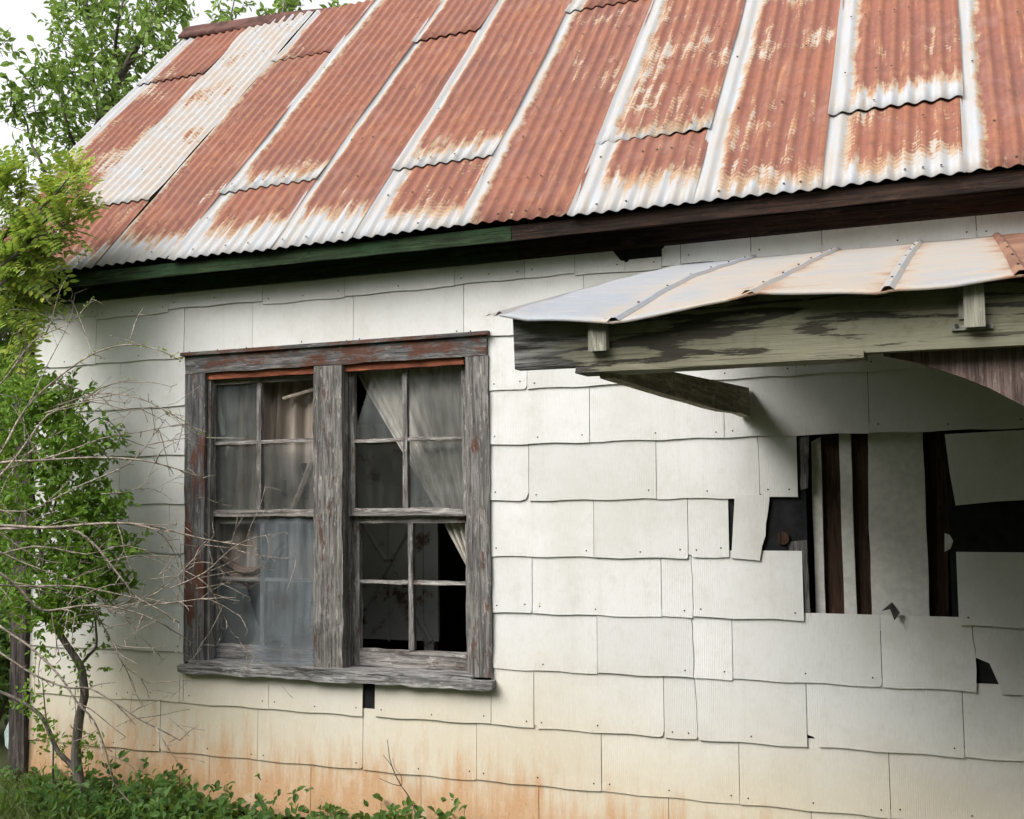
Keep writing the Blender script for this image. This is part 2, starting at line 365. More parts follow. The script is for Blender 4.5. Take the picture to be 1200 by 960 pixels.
def mat_glass(name, dirt_haze, tint):
    g = G(name)
    n = g.noise(3.2, 6, .65); st = g.noise(1, 5, .6, g.mapv((18, 1, 2.2)))
    d = g.rng(g.math('ADD', g.math('MULTIPLY', n, .6), g.math('MULTIPLY', st, .4)), .36, .68, dirt_haze*.25, dirt_haze)
    tr = g.n('ShaderNodeBsdfTransparent'); gl = g.n('ShaderNodeBsdfGlossy'); gl.inputs['Roughness'].default_value = .035
    gl.inputs['Color'].default_value = (.9, .93, .92, 1)
    nb = g.bump(g.noise(2.0, 2), .06, .02); g.l(nb, gl.inputs['Normal'])
    df = g.n('ShaderNodeBsdfDiffuse'); df.inputs['Color'].default_value = tint+(1,)
    fr = g.n('ShaderNodeFresnel'); fr.inputs['IOR'].default_value = 1.5; g.l(nb, fr.inputs['Normal'])
    a = g.n('ShaderNodeMixShader'); g.l(fr.outputs[0], a.inputs[0]); g.l(tr.outputs[0], a.inputs[1]); g.l(gl.outputs[0], a.inputs[2])
    b = g.n('ShaderNodeMixShader'); g.l(d, b.inputs[0]); g.l(a.outputs[0], b.inputs[1]); g.l(df.outputs[0], b.inputs[2])
    return g.done(b.outputs[0])
M['glass'] = mat_glass('dusty_hazed_glass', .21, (.42, .44, .435))  # dust, plus pale haze painted in for the sky's reflection
M['glass_dim'] = mat_glass('grimy_hazed_glass', .30, (.36, .40, .40))  # grime together with a painted bluish reflection haze
M['glass_clear'] = mat_glass('thinly_dusty_window_glass', .08, (.30, .30, .29))

def mat_cloth(name, col, see, trans=.35, thin=None):
    g = G(name); n = g.noise(1, 5, .6, g.mapv((30, 30, 3))); n2 = g.noise(3, 4)
    c = g.mix(g.rng(n, .35, .7), col, tuple(v*.62 for v in col)); c = g.mix(g.rng(n2, .5, .75, 0, .6), c, (col[0]*.55, col[1]*.48, col[2]*.40))
    df = g.n('ShaderNodeBsdfDiffuse'); tl = g.n('ShaderNodeBsdfTranslucent'); tr = g.n('ShaderNodeBsdfTransparent')
    g.l(c, df.inputs[0]); g.l(c, tl.inputs[0])
    a = g.n('ShaderNodeMixShader'); a.inputs[0].default_value = trans; g.l(df.outputs[0], a.inputs[1]); g.l(tl.outputs[0], a.inputs[2])
    b = g.n('ShaderNodeMixShader'); b.inputs[0].default_value = see
    if thin: g.l(g.rng(g.math('ADD', g.sep(g.tc.outputs['Object'])[0], g.math('MULTIPLY', g.noise(5, 4), .3)), *thin), b.inputs[0])
    g.l(a.outputs[0], b.inputs[1]); g.l(tr.outputs[0], b.inputs[2])
    return g.done(b.outputs[0])
M['curtain'] = mat_cloth('dusty_sheer_curtain', (.86, .81, .73), .03)
M['curtain_brown'] = mat_cloth('brown_dusty_curtain', (.52, .44, .37), .05)
M['curtain_dark'] = mat_cloth('brown_bunched_cloth', (.30, .215, .17), .02)
M['screen'] = mat_cloth('torn_insect_screen', (.22, .25, .27), .45, .1, (-1.30, -1.12, .92, .42))

def mat_leaf(name, c1, c2, c3):
    g = G(name); r = g.n('ShaderNodeNewGeometry').outputs['Random Per Island']
    col = g.ramp(r, [(0, c1), (.55, c2), (1, c3)]); col = g.mix(g.rng(g.noise(2.2, 3), .35, .7, 0, .45), col, c1)
    df = g.n('ShaderNodeBsdfPrincipled'); g.l(col, df.inputs['Base Color']); df.inputs['Roughness'].default_value = .55; df.inputs['Specular IOR Level'].default_value = .3
    tl = g.n('ShaderNodeBsdfTranslucent'); g.l(g.mix(.5, col, (.30, .42, .05)), tl.inputs[0])
    a = g.n('ShaderNodeMixShader'); a.inputs[0].default_value = .38; g.l(df.outputs[0], a.inputs[1]); g.l(tl.outputs[0], a.inputs[2])
    return g.done(a.outputs[0])
M['leaf_tree'] = mat_leaf('tree_leaf', (.12, .205, .042), (.20, .32, .065), (.30, .42, .13))
M['leaf_bright'] = mat_leaf('bright_locust_leaf', (.20, .31, .04), (.32, .43, .06), (.52, .50, .09))
M['leaf_shrub'] = mat_leaf('shrub_leaf', (.10, .20, .025), (.18, .33, .04), (.27, .42, .08))
M['leaf_dark'] = mat_leaf('dark_green_leaf', (.036, .09, .018), (.072, .155, .032), (.13, .225, .05))
M['leaf_far'] = mat_leaf('backdrop_leaf', (.06, .12, .022), (.11, .20, .035), (.17, .27, .06))
M['grass'] = mat_leaf('grass_blade', (.06, .10, .02), (.10, .15, .04), (.26, .23, .13))
M['bark'] = mat_wood('grey_bark', 2, (.20, .175, .15), (.075, .062, .052), None, bumps=.5)
M['bark_dark'] = mat_wood('dark_bark', 2, (.13, .105, .088), (.045, .036, .03), None, bumps=.5)
M['twig'] = mat_wood('pale_dry_twig', 0, (.42, .36, .30), (.15, .115, .09), None, bumps=.3)

def mat_ground():
    g = G('grassy_soil'); n = g.noise(1.5, 6); n2 = g.noise(24, 4)
    c = g.mix(g.rng(n, .35, .65), (.028, .040, .014), (.050, .056, .026)); c = g.mix(g.rng(n2, .5, .7, 0, .6), c, (.062, .050, .034))
    return g.done(g.bsdf(c, .95, 0, g.bump(n2, .5, .03), .1))
M['soil'] = mat_ground()

# ------------------------------------------------------------------ ground
def gz(x, y):
    t = min(1, max(0, (-1.0-x)/1.4)); t = t*t*(3-2*t)
    d = max(0, -y-1.5)
    return -.09 + .085*t - .012*min(d, 6) + .02*sin(x*1.3+.5)*cos(y*.9)
gm = MB(); xs = [-400, -150, -60, -30] + [-16+.5*i for i in range(57)] + [20, 40, 90, 200, 400]; ys = [-400, -150, -60, -30] + [-14+.5*i for i in range(53)] + [20, 40, 90, 200, 400]
for y in ys:
    for x in xs: gm.v.append((x, y, gz(x, y)))
nx = len(xs)
for j in range(len(ys)-1):
    for i in range(nx-1): gm.f.append((j*nx+i, j*nx+i+1, (j+1)*nx+i+1, (j+1)*nx+i))
tag(gm.build('ground', M['soil'], None, True), kind='structure')

# ------------------------------------------------------------------ the house
E_ = .259183                       # exposed height of one course of shingles
house = empty('old_house', (0, 2, -.05), 'derelict white shingled house with rusty corrugated roof and broken windows', 'house')
XL, XR = -2.82, 4.05
WIN = (-1.70, .72, -.08, 2.30)     # rough window opening
HOLE = (XZ(946, 1.4), 1.0, XZ(1112, 1.4), 1.86)
def holed(mb, x0, z0, x1, z1, holes, y0, y1):
    cx = sorted({x0, x1, *[h[0] for h in holes], *[h[2] for h in holes]}); cz = sorted({z0, z1, *[h[1] for h in holes], *[h[3] for h in holes]})
    for i in range(len(cx)-1):
        for j in range(len(cz)-1):
            mx, mz = (cx[i]+cx[i+1])/2, (cz[j]+cz[j+1])/2
            if any(h[0] < mx < h[2] and h[1] < mz < h[3] for h in holes): continue
            mb.box((cx[i], y0, cz[j]), (cx[i+1], y1, cz[j+1]))
    return mb
holed(MB(), XL, -.12, XR, 2.76, [WIN, HOLE], -.004, .016).build('tar_felt', M['felt'], house)
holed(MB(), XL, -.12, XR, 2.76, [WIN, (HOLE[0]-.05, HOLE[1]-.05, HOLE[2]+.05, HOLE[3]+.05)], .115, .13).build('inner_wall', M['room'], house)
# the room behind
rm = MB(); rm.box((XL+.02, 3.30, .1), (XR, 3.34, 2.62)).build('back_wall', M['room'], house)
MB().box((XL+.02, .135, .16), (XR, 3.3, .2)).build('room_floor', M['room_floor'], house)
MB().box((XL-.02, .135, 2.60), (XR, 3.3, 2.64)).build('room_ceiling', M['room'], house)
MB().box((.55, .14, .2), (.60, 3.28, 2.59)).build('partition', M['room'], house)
EY, EZ = -.22, 2.80; AN = radians(45.9); RY = 2.0
def rp(x, s, h=0.): return Vector((x, EY + s*cos(AN) - h*sin(AN), EZ + s*sin(AN) + h*cos(AN)))
RZ = EZ + (RY-EY)*math.tan(AN)
for X, t in ((XL, -.03), (XR, .03)):
    MB().prism([(X, .0, -.12), (X, 2*RY, -.12), (X, 2*RY, 2.70), (X, RY, RZ-.25), (X, .0, 2.70)], (t, 0, 0)).build('gable_wall', M['shingle'], house)
MB().box((XL, 2*RY-.02, -.12), (XR, 2*RY+.02, 2.72)).build('rear_wall', M['shingle'], house)

# ---- shingles, each one a piece of its own
nails = MB()
def nail(x, z, y): 
    nails.add([(x+.0036*cos(k*pi/3), y-.0016, z+.0036*sin(k*pi/3)) for k in range(6)]+[(x+.005*cos(k*pi/3), y+.004, z+.005*sin(k*pi/3)) for k in range(6)],
              [(0,1,2,3,4,5)]+[(k, k+6, (k+1) % 6+6, (k+1) % 6) for k in range(6)])
def jagline(seed, amp, z0, z1, n=7):
    R = random.Random(seed); o = R.uniform(-amp, amp); L = []
    for i in range(n+1):
        t = i/n; L.append((z0+(z1-z0)*t, (sin(t*5+o*90)*.6+R.uniform(-.6, .6))*amp))
    return L
CUR = [0]
def shingle(x0, x1, z0, z1, chips={}, jl=None, jr=None, wave=.0028, tilt=0., dz=0., name='shingle', lift=0.):
    CUR[0] += 1; R = random.Random(CUR[0]*17+3)
    g = .0014; x0 += g; x1 -= g; ph = R.uniform(0, 6.28); y_off = R.uniform(-.0012, .0012) - lift; zj = R.uniform(-.003, .003)+dz
    z0 = z0+zj; P = []
    skew = tilt if tilt else R.uniform(-.004, .004)
    n = max(3, int((x1-x0)/.055))
    zb = lambda x: z0 + wave*sin(2*pi*(x-x0)/.31+ph) + wave*.25*sin(2*pi*(x-x0)/.13+ph*2) + skew*(x-(x0+x1)/2)
    xs_ = [x0+(x1-x0)*i/n for i in range(n+1)]
    bl = chips.get('bl') or ((R.uniform(.006, .02), R.uniform(.006, .02)) if R.random() < .14 else None)
    br = chips.get('br') or ((R.uniform(.006, .02), R.uniform(.006, .02)) if R.random() < .14 else None)
    if bl:
        P += [(x0, zb(x0)+bl[1]), (x0+bl[0]*.55, zb(x0)+bl[1]*.85), (x0+bl[0]*.9, zb(x0)+bl[1]*.25)]; P.append((x0+bl[0], zb(x0+bl[0])))
        xs_ = [x for x in xs_ if x > x0+bl[0]+.01]
    if br: xs_ = [x for x in xs_ if x < x1-br[0]-.01]
    P += [(x, zb(x)) for x in xs_]
    if br: P += [(x1-br[0], zb(x1-br[0])), (x1-br[0]*.3, zb(x1)+br[1]*.2), (x1, zb(x1)+br[1])]
    if jr: P += [(x1+d, z) for z, d in jr if z > zb(x1)+.015 and z < z1-.005]
    tr = chips.get('tr'); tl = chips.get('tl')
    if tr: P += [(x1, z1-tr[1]), (x1-tr[0]*.35, z1-tr[1]*.9), (x1-tr[0], z1)]
    else: P.append((x1, z1))
    if tl: P += [(x0+tl[0], z1), (x0+tl[0]*.6, z1-tl[1]*.8), (x0, z1-tl[1])]
    else: P.append((x0, z1))
    if jl: P += [(x0+d, z) for z, d in reversed(jl) if z > zb(x0)+.015+(bl[1] if bl else 0) and z < z1-.005]
    fy = lambda z: -.0195 + y_off + (z-z0)/E_*.0082
    o = MB().prism([(x, fy(z), z) for x, z in P], (0, .0055, 0)).build(name, M['shingle'], house)
    if x1-x0 > .12:
        for xx in (x0+.035, (x0+x1)/2 if x1-x0 > .3 else None, x1-.035):
            if xx and R.random() < .72:
                zz = z0+.032+R.uniform(-.008, .008)
                if not (bl and xx < x0+bl[0]+.01): nail(xx, zz, fy(zz))
    return o
def row(k, px, left=None, right=True, special={}, topz=None, jag={}, zr=0.):
    """one course: px = photograph columns of its upright joints; special[i] holds chips, or None for a missing shingle"""
    z0 = (10-k)*E_; z1 = topz or z0+E_+.032; zm = z0+E_*.5
    J = [XZ(p, zm) for p in px]; n0 = 0
    L = []
    while J[0] > XL:
        J.insert(0, J[0]-.612); n0 += 1
    while right and J[-1] < XR: J.append(J[-1]+.612)
    J = [max(XL, min(XR, x)) for x in J]
    jl = {i+n0: jagline(k*50+i, a, z0, z1) for i, a in jag.items()}
    for i in range(len(J)-1):
        if J[i+1]-J[i] < .03: continue
        sp = special.get(i-n0, {})
        if sp is None: continue
        a, b = J[i], J[i+1]; zt = z1-sp.get('cut', 0)
        # keep clear of the window casing
        wx0, wx1, wz0, wz1 = -1.765, -.012, .70, 2.335
        if k == 7 and a < wx1 and b > wx0: pass
        def put(a, b, za, zb_):
            if b-a > .02: shingle(a, b, za, zb_, sp, jl.get(i) if a == J[i] else None, jl.get(i+1) if b == J[i+1] else None, dz=random.Random(k*91+i).uniform(-zr, zr))
        inside = z0+.02 < wz1 and zt-.04 > wz0
        if not inside: put(a, b, z0, zt)
        else:
            if z0 >= wz0-.02 and zt <= wz1+.06 or True:
                if a < wx0: put(a, min(b, wx0), z0, zt)
                if b > wx1: put(max(a, wx1), b, z0, zt)
                x0, x1 = max(a, wx0), min(b, wx1)
                if x1-x0 > .02:
                    if zt > wz1 and z0 > wz1-.2: put(x0, x1, wz1-.004, zt)
                    elif z0 < wz0 and zt > wz0: put(x0, x1, z0, min(zt, wz0+.01))
row(0, [117, 200, 310, 406, 534, 616, 674, 733, 776, 798, 880, 963, 1143], topz=2.685, zr=.012,
    special={6: dict(tr=(.055, .052)), 7: dict(cut=.047, tl=(.02, .012)), 8: dict(tl=(.012, .012))})
row(1, [115, 218, 298, 416, 545, 685], special={0: dict(br=(.02, .03))})
row(2, [143, 260, 480, 619, 770], special={2: dict(br=(.035, .02))})
row(3, [85, 300, 560, 692, 849, 1018])
row(4, [142, 400, 621, 770, 890, 935, 1108], special={1: dict(br=(.045, .035)), 5: None, 6: None, 7: None, 8: None, 9: None, 10: None, 11: None}, jag={4: .003})
row(5, [200, 400, 697, 807, 855, 861, 898, 1108], special={4: None, 5: None, 6: None, 7: None, 8: None, 9: None, 10: None, 11: None, 12: None})
row(6, [140, 400, 625, 776, 812, 942, 1122], special={5: None}, jag={4: .006})
row(7, [112, 400, 701, 813, 859, 1033, 1143], jag={3: .006, 6: .008}, special={6: dict(bl=(.09, .135))})
row(8, [146, 213, 317, 427, 441, 577, 627, 779, 817, 946, 1129], special={3: None, 6: dict(br=(.02, .03)), 9: dict(bl=(.045, .05))}, jag={8: .005})
row(9, [190, 304, 427, 560, 706, 867, 1043])
row(10, [137, 247, 366, 495, 633, 785, 952])
# course 4 to the right of the gap: one slipped shingle hanging askew, then the wall beyond
sl_ = [W(x, y, -.024) for x, y in ((1107, 509), (1230, 502), (1236, 584), (1165, 588), (1120, 592.5), (1113, 555))]
MB().prism([(p.x, p.y, p.z) for p in reversed(sl_)], (0, .006, 0)).build('shingle', M['shingle'], house)['label'] = 'slipped shingle hanging askew'
ln = [W(x, y, -.021) for x, y in ((861, 580), (902, 580), (900, 600), (897.5, 614), (897, 628), (893, 640), (890.5, 657), (874, 655.5), (857, 654))]
MB().prism([(p.x, p.y, p.z) for p in reversed(ln)], (0, .006, 0)).build('shingle', M['shingle'], house)['label'] = 'broken leaning shingle beside the hole'
z4 = 6*E_; x_ = XZ(1236, z4+.1)
while x_ < XR-.05:
    shingle(x_, min(XR, x_+.612), z4, z4+E_+.03); shingle(x_+.05, min(XR, x_+.66), z4-E_, z4+.03); x_ += .612
nl = nails.build('nail_heads', M['nail'], house); nl['kind'] = 'stuff'

# ---- boards seen inside the hole in the wall
def hole_board(name, quad, Y, mat, th=.02, jag=.0015, seed=1):
    R = random.Random(seed); (ax, ay), (bx_, by), (cx, cy), (dx, dy) = quad   # top left, top right, bottom right, bottom left
    P = []
    for i in range(9):
        t = i/8; P.append(W(ax+(dx-ax)*t, ay+(dy-ay)*t, Y)+Vector((R.uniform(-jag, jag), 0, 0)))
    for i in range(9):
        t = 1-i/8; P.append(W(bx_+(cx-bx_)*t, by+(cy-by)*t, Y)+Vector((R.uniform(-jag, jag), 0, 0)))
    return MB().prism(P, (0, th, 0)).build(name, mat, house)
hole_board('boarding', ((950, 518), (961, 512), (968, 742), (957, 742)), .035, M['inner_white'], seed=2)
hole_board('stud', ((960, 495), (986, 495), (993, 742), (967, 742)), .058, M['stud'], .03, seed=3)
hole_board('boarding', ((983, 500), (996, 500), (1005, 742), (990, 742)), .035, M['inner_white'], seed=4)
hole_board('stud', ((996, 495), (1018, 495), (1024, 742), (1004, 742)), .058, M['stud'], .03, seed=5)
hole_board('boarding', ((1016, 495), (1081, 495), (1090, 742), (1022, 742)), .035, M['inner_white'], jag=.0035, seed=6)
hole_board('stud', ((1082, 495), (1101, 495), (1104, 742), (1090, 742)), .07, M['stud'], .03, seed=7)
hole_board('stud', ((1096, 495), (1112, 495), (1112, 742), (1101, 742)), .062, M['stud'], .03, jag=.004, seed=8)
hole_board('felt_strip', ((1098, 495), (1135, 495), (1135, 745), (1092, 745)), .088, M['felt'], .02, seed=9)
MB().box((HOLE[0]-.06, .10, HOLE[1]-.05), (HOLE[2]+.1, .112, HOLE[3]+.05)).build('hole_backing', M['felt'], house)
hole_board('plank', ((937, 513), (948, 510), (947, 572), (938, 574)), -.010, M['plank'], .005, seed=10)
hole_board('plank', ((923, 635), (945, 633), (950, 722), (938, 722)), -.009, M['plank'], .004, seed=11)
fl = [W(1033, 716, -.03), W(1045, 706, -.034), W(1054, 718, -.04), W(1048, 727, -.05), W(1043, 714, -.035)]
MB().prism(fl, (.002, .004, 0)).build('torn_felt_flap', M['flap'], house)
c0 = W(917, 631, -.02); MB().tube([c0, c0+Vector((0, .016, 0))], .028, .028, 14).build('round_plug', M['stud'], house)
wp = [W(x, y, -.006) for x, y in ((1107, 625), (1113, 627), (1117, 634), (1114, 643), (1107, 647))]
MB().prism(wp, (0, .004, 0)).build('paper_scrap', M['inner_white'], house)

# ---- corner board, frieze, fascia, soffit
MB().board((-2.935, -.045, -.06), (-2.823, .03, 2.74), 26, .004, 2, 1).build('corner_board', M['post'], house)
MB().board((-2.95, -.04, 2.684), (.16, -.006, 2.77), 30, .002, 0, 2).build('frieze_board', M['fascia_green'], house)
MB().board((.163, -.04, 2.688), (XR, -.006, 2.77), 30, .003, 0, 3).build('frieze_board', M['fascia_brown'], house)
MB().board((-3.30, -.205, 2.738), (.20, -.185, 2.806), 30, .002, 0, 4).build('fascia_board', M['fascia_green'], house)
MB().board((.203, -.205, 2.738), (XR+.2, -.185, 2.806), 30, .003, 0, 5).build('fascia_board', M['fascia_brown'], house)
MB().box((-3.30, -.184, 2.775), (XR+.2, -.0, 2.785)).build('soffit', M['fascia_brown'], house)

# ---- roof of corrugated sheets
deck = MB(); 
deck.prism([rp(-3.30, .02, -.05), rp(XR+.25, .02, -.05), rp(XR+.25, 3.1, -.05), rp(-3.30, 3.1, -.05)], (0, 0, .02))
roof = deck.build('roof', M['fascia_brown'], house)
seams = [-3.335, -2.765, -2.195, -1.70, -1.085, -.62, -.065, .486, 1.035, 1.57, 2.118, 2.66, 3.20, 3.74, 4.28]
laps = [2.36, .645, 2.355, .615, 2.26, .615, 2.285, .61, None, .59, None, .61, 2.3, .6]
# strip = bare zinc along the left edge, fade = bare zinc at the foot, patch = how much rust there is (higher: more)
looks = [((.10, -.30, .55), (.10, -.30, .58)), ((.05, .10, .58), (.06, .35, .37)), ((.02, .22, .62), (.05, -.3, .60)), ((.09, .26, .60), (.07, .16, .60)),
         ((.05, .30, .62), (.045, -.3, .64)), ((.10, .16, .545), (.055, .20, .64)), ((.065, -.05, .60), (.09, -.3, .62)), ((.10, .27, .59), (.075, .05, .535)),
         ((.10, .12, .545), (.10, .12, .545)), ((.09, .10, .49), (.085, .19, .575)), ((.07, -.05, .62), (.07, -.05, .62)), ((.07, .1, .6), (.07, .1, .6)), ((.07, .1, .6), (.07, .1, .6)), ((.07, .1, .6), (.07, .1, .6))]
SL = (RY-EY)/cos(AN)
screws = MB()
def sheet(x0, x1, s0, s1, look, base, lift0, seed):
    R = random.Random(seed); NX = int((x1-x0)/.068*10); NS = max(6, int((s1-s0)/.16))
    mb = MB(); mb.uv = []; ph = R.uniform(0, 6); skew = R.uniform(-.006, .006)
    for j in range(NS+1):
        t = j/NS; s = s0+(s1-s0)*t
        for i in range(NX+1):
            x = x0+(x1-x0)*i/NX
            h = .0068*cos(2*pi*x/.068) + base + lift0*math.exp(-(s-s0)/.10) + .003*sin(s*2.3+x*3+ph) + .0022*sin(s*9+x*5+ph)
            if i == NX: h += .002
            xx = x + .003*sin(s*3.1+ph)
            ds = skew*(i/NX) if j == 0 else 0
            p = rp(xx, s+ds+(.004*sin(x*9+ph) if j == 0 else 0), h); mb.v.append(tuple(p)); mb.uv.append((x-x0, s-s0))
    for j in range(NS):
        for i in range(NX): mb.f.append((j*(NX+1)+i, j*(NX+1)+i+1, (j+1)*(NX+1)+i+1, (j+1)*(NX+1)+i))
    # turned-down raw edge at the foot so that the sheet has thickness
    b = len(mb.v)
    for i in range(NX+1):
        v = Vector(mb.v[i]); mb.v.append(tuple(v+Vector((0, sin(AN), -cos(AN)))*.0025)); mb.uv.append(mb.uv[i])
    for i in range(NX): mb.f.append((i+1, i, b+i, b+i+1))
    o = mb.build('roof_sheet', M['roof'], roof, True)
    o['strip'], o['fade'], o['patch'] = look; o['wear'] = .62 if look[2] < .45 else .15
    s = s0+.05
    while s < s1:
        for q in range(1, int((x1-x0)/.068)):
            if R.random() < .30:
                x = round((x0+q*.068)/.068)*.068
                if x < x1-.03: screws.add([rp(x+.006*cos(a*pi/3), s+.006*sin(a*pi/3), .0068+base+.006+lift0) for a in range(6)]+[rp(x, s, .0068+base+.010+lift0)], [(a, (a+1) % 6, 6) for a in range(6)])
        s += R.choice((.30, .42, .55))
for i in range(len(seams)-1):
    a, b = seams[i], seams[i+1]+.012; top = SL-.02
    base = .036 - .0017*i
    s0 = random.Random(i).uniform(-.012, .012)
    if laps[i]:
        sheet(a, b, s0, laps[i]+.15, looks[i][0], base, 0, i*2+1)
        sheet(a, b, laps[i], top, looks[i][1], base+.0035, .008, i*2+2)
    else: sheet(a, b, s0, top, looks[i][0], base, 0, i*2+1)
sc_ = screws.build('roof_screws', M['nail'], roof); sc_['kind'] = 'stuff'
# rear slope and ridge cap
def rear(x, s, h=0.): return Vector((x, 2*RY-EY-s*cos(AN), EZ+s*sin(AN)+h))
rb = MB(); n = int((seams[-1]-seams[0])/.034)
for s in (0, SL):
    for i in range(n+1): rb.v.append(tuple(rear(seams[0]+i*.034, s, .008*(-1)**i)))
for i in range(n): rb.f.append((i, i+1, n+2+i, n+1+i))
o = rb.build('rear_roof_slope', M['cap'], roof)
def ridge(x):
    t = min(1., max(0., (x+3.35)/2.2)); return .015 - .11*t*t*(3-2*t) if x < -1.15 else -.095
cp = MB(); prof = [(-.105, -.100), (-.07, -.062), (-.035, -.020), (-.018, .004), (0, .012), (.018, .004), (.035, -.020), (.08, -.07), (.12, -.115)]
n = 46
for i in range(n+1):
    x = -3.37+(seams[-1]+3.37)*i/n
    for (y, z) in prof: cp.v.append((x, RY+y+.004*sin(x*4+y*9), RZ+.075+z+ridge(x)+.004*sin(x*7)))
K = len(prof)
for i in range(n):
    for k in range(K-1): cp.f.append((i*K+k, i*K+k+1, (i+1)*K+k+1, (i+1)*K+k))
b = len(cp.v)
for i in range(n+1): v = cp.v[i*K]; cp.v.append((v[0], v[1]+.012, v[2]-.018))
for i in range(n): cp.f.append((i*K, (i+1)*K, b+i+1, b+i))
cp.build('ridge_cap', M['cap'], roof, True)

# ---- the double window
win = MB().board((-1.757, -.032, 2.243), (-.008, .0, 2.345), 24, .003, 0, 11).build('window', M['wood_head'], house); win['label'] = 'twin sash window in a weathered grey frame'
MB().box((-1.775, -.05, 2.338), (.008, -.0, 2.356)).build('head_cap', M['wood_head'], win)
MB().board((-1.757, -.030, .735), (-1.63, .0, 2.242), 20, .003, 2, 12).build('casing', M['wood_left'], win)
MB().board((-.118, -.030, .735), (.0, .0, 2.242), 20, .003, 2, 13).build('casing', M['wood_v'], win)
MB().board((-.962, -.034, .735), (-.795, .095, 2.24), 20, .004, 2, 14).build('mullion', M['wood_bare'], win)
# jamb linings and stops
for (x0, x1) in ((-1.70, -1.652), (-.135, -.08)):
    MB().board((x0, -.0, .735), (x1, .112, 2.30), 16, .002, 2, int(x0*100)).build('jamb', M['wood_v'], win)
for (x0, x1) in ((-1.651, -.963), (-.794, -.136)):
    MB().board((x0, -.010, 2.208), (x1, .02, 2.252), 8, .002, 0, int(x1*99)).build('head_stop', M['stop'], win)
    MB().board((x0, .02, 2.238), (x1, .112, 2.30), 6, .001, 0, int(x1*98)).build('head_jamb', M['wood_h'], win)
MB().board((-1.63, -.004, .735), (-1.612, .03, 2.222), 16, .002, 2, 19).build('stop_bead', M['wood_v'], win)
# sill: two thicknesses, the lower one projecting
MB().board((-1.772, -.066, .680), (.016, -.0, .724), 34, .005, 0, 15).build('sill', M['sill'], win)
MB().board((-1.70, -.06, .725), (-.09, .112, .742), 26, .004, 0, 16).build('sill_slope', M['sill'], win)
def sash(x0, x1, z0, z1, Y, st, top, bot, mx, mz, th=.032, mw=.026, mh=.018, toph=None):
    s = MB().board((x0, Y, z0), (x0+st, Y+th, z1), 12, .0022, 2, int(z0*90+x0*7)).build('sash', M['sash_v'], win)
    MB().board((x1-st, Y+.001, z0), (x1, Y+th-.001, z1), 12, .0022, 2, int(z0*91)).build('stile', M['sash_v'], win)
    MB().board((x0+st+.001, Y+.001, z1-top), (x1-st-.001, Y+th-.001, z1), 8, .002, 0, int(z1*92)).build('top_rail', M['sash_h'], win)
    MB().board((x0+st+.001, Y+.0005, z0), (x1-st-.001, Y+th, z0+bot), 8, .003, 0, int(z0*93)).build('bottom_rail', M['sash_h'], win)
    MB().board((mx-mw/2, Y+.002, z0+bot), (mx+mw/2, Y+th-.002, z1-top), 10, .0022, 2, int(mx*94)).build('muntin', M['sash_v'], win)
    MB().board((x0+st+.001, Y+.004, mz-mh/2), (mx-mw/2-.001, Y+th-.004, mz+mh/2), 5, .002, 0, int(mz*95)).build('muntin', M['sash_h'], win)
    MB().board((mx+mw/2+.001, Y+.004, mz-mh/2), (x1-st-.001, Y+th-.004, mz+mh/2), 5, .002, 0, int(mz*96)).build('muntin', M['sash_h'], win)
    return (x0+st-.004, mx, x1-st+.004), (z0+bot-.004, mz, z1-top+.004), Y+th*.5
def pane(xa, xb, za, zb_, Y, mat, poly=None):
    P = poly or [(xa, za), (xb, za), (xb, zb_), (xa, zb_)]
    tl = random.uniform(-.003, .003)
    MB().add([(x, Y+tl*(x-xa)/.3, z) for x, z in P], [tuple(range(len(P)))]).build('pane', mat, win)
A = sash(-1.650, -.964, 1.486, 2.222, .030, .036, .040, .034, -1.333, 1.872)
(a0, a1, a2), (b0, b1, b2), Y = A
pane(a0, a1, b1, b2, Y, M['glass_dim']); pane(a0, a1, b0, b1, Y, M['glass']); pane(a1, a2, b0, b1, Y, M['glass'])
B = sash(-.793, -.137, 1.486, 2.236, .030, .030, .026, .036, -.478, 1.858)
(a0, a1, a2), (b0, b1, b2), Y = B
q = lambda x, y: (W(x, y, Y).x, W(x, y, Y).z)
pane(0, 0, 0, 0, Y, M['glass'], [q(412, 516), q(438, 432.5), (a1, b2), (a1, b1), ])
pane(a1, a2, b1, b2, Y, M['glass']); pane(a0, a1, b0, b1, Y, M['glass_clear']); pane(a1, a2, b0, b1, Y, M['glass'])
Cc = sash(-1.651, -.966, .748, 1.478, .066, .030, .030, .070, -1.335, 1.157)
(a0, a1, a2), (b0, b1, b2), Y = Cc
pane(a1, a2, b0, b1, Y, M['glass_dim'])
q = lambda x, y: (W(x, y, Y).x, W(x, y, Y).z)
pane(0, 0, 0, 0, Y, M['glass_dim'], [(a0, b0), (a1-.005, b0), q(285, 682), (a0, b1-.02)])
D = sash(-.792, -.138, .744, 1.478, .066, .034, .030, .082, -.470, 1.157)

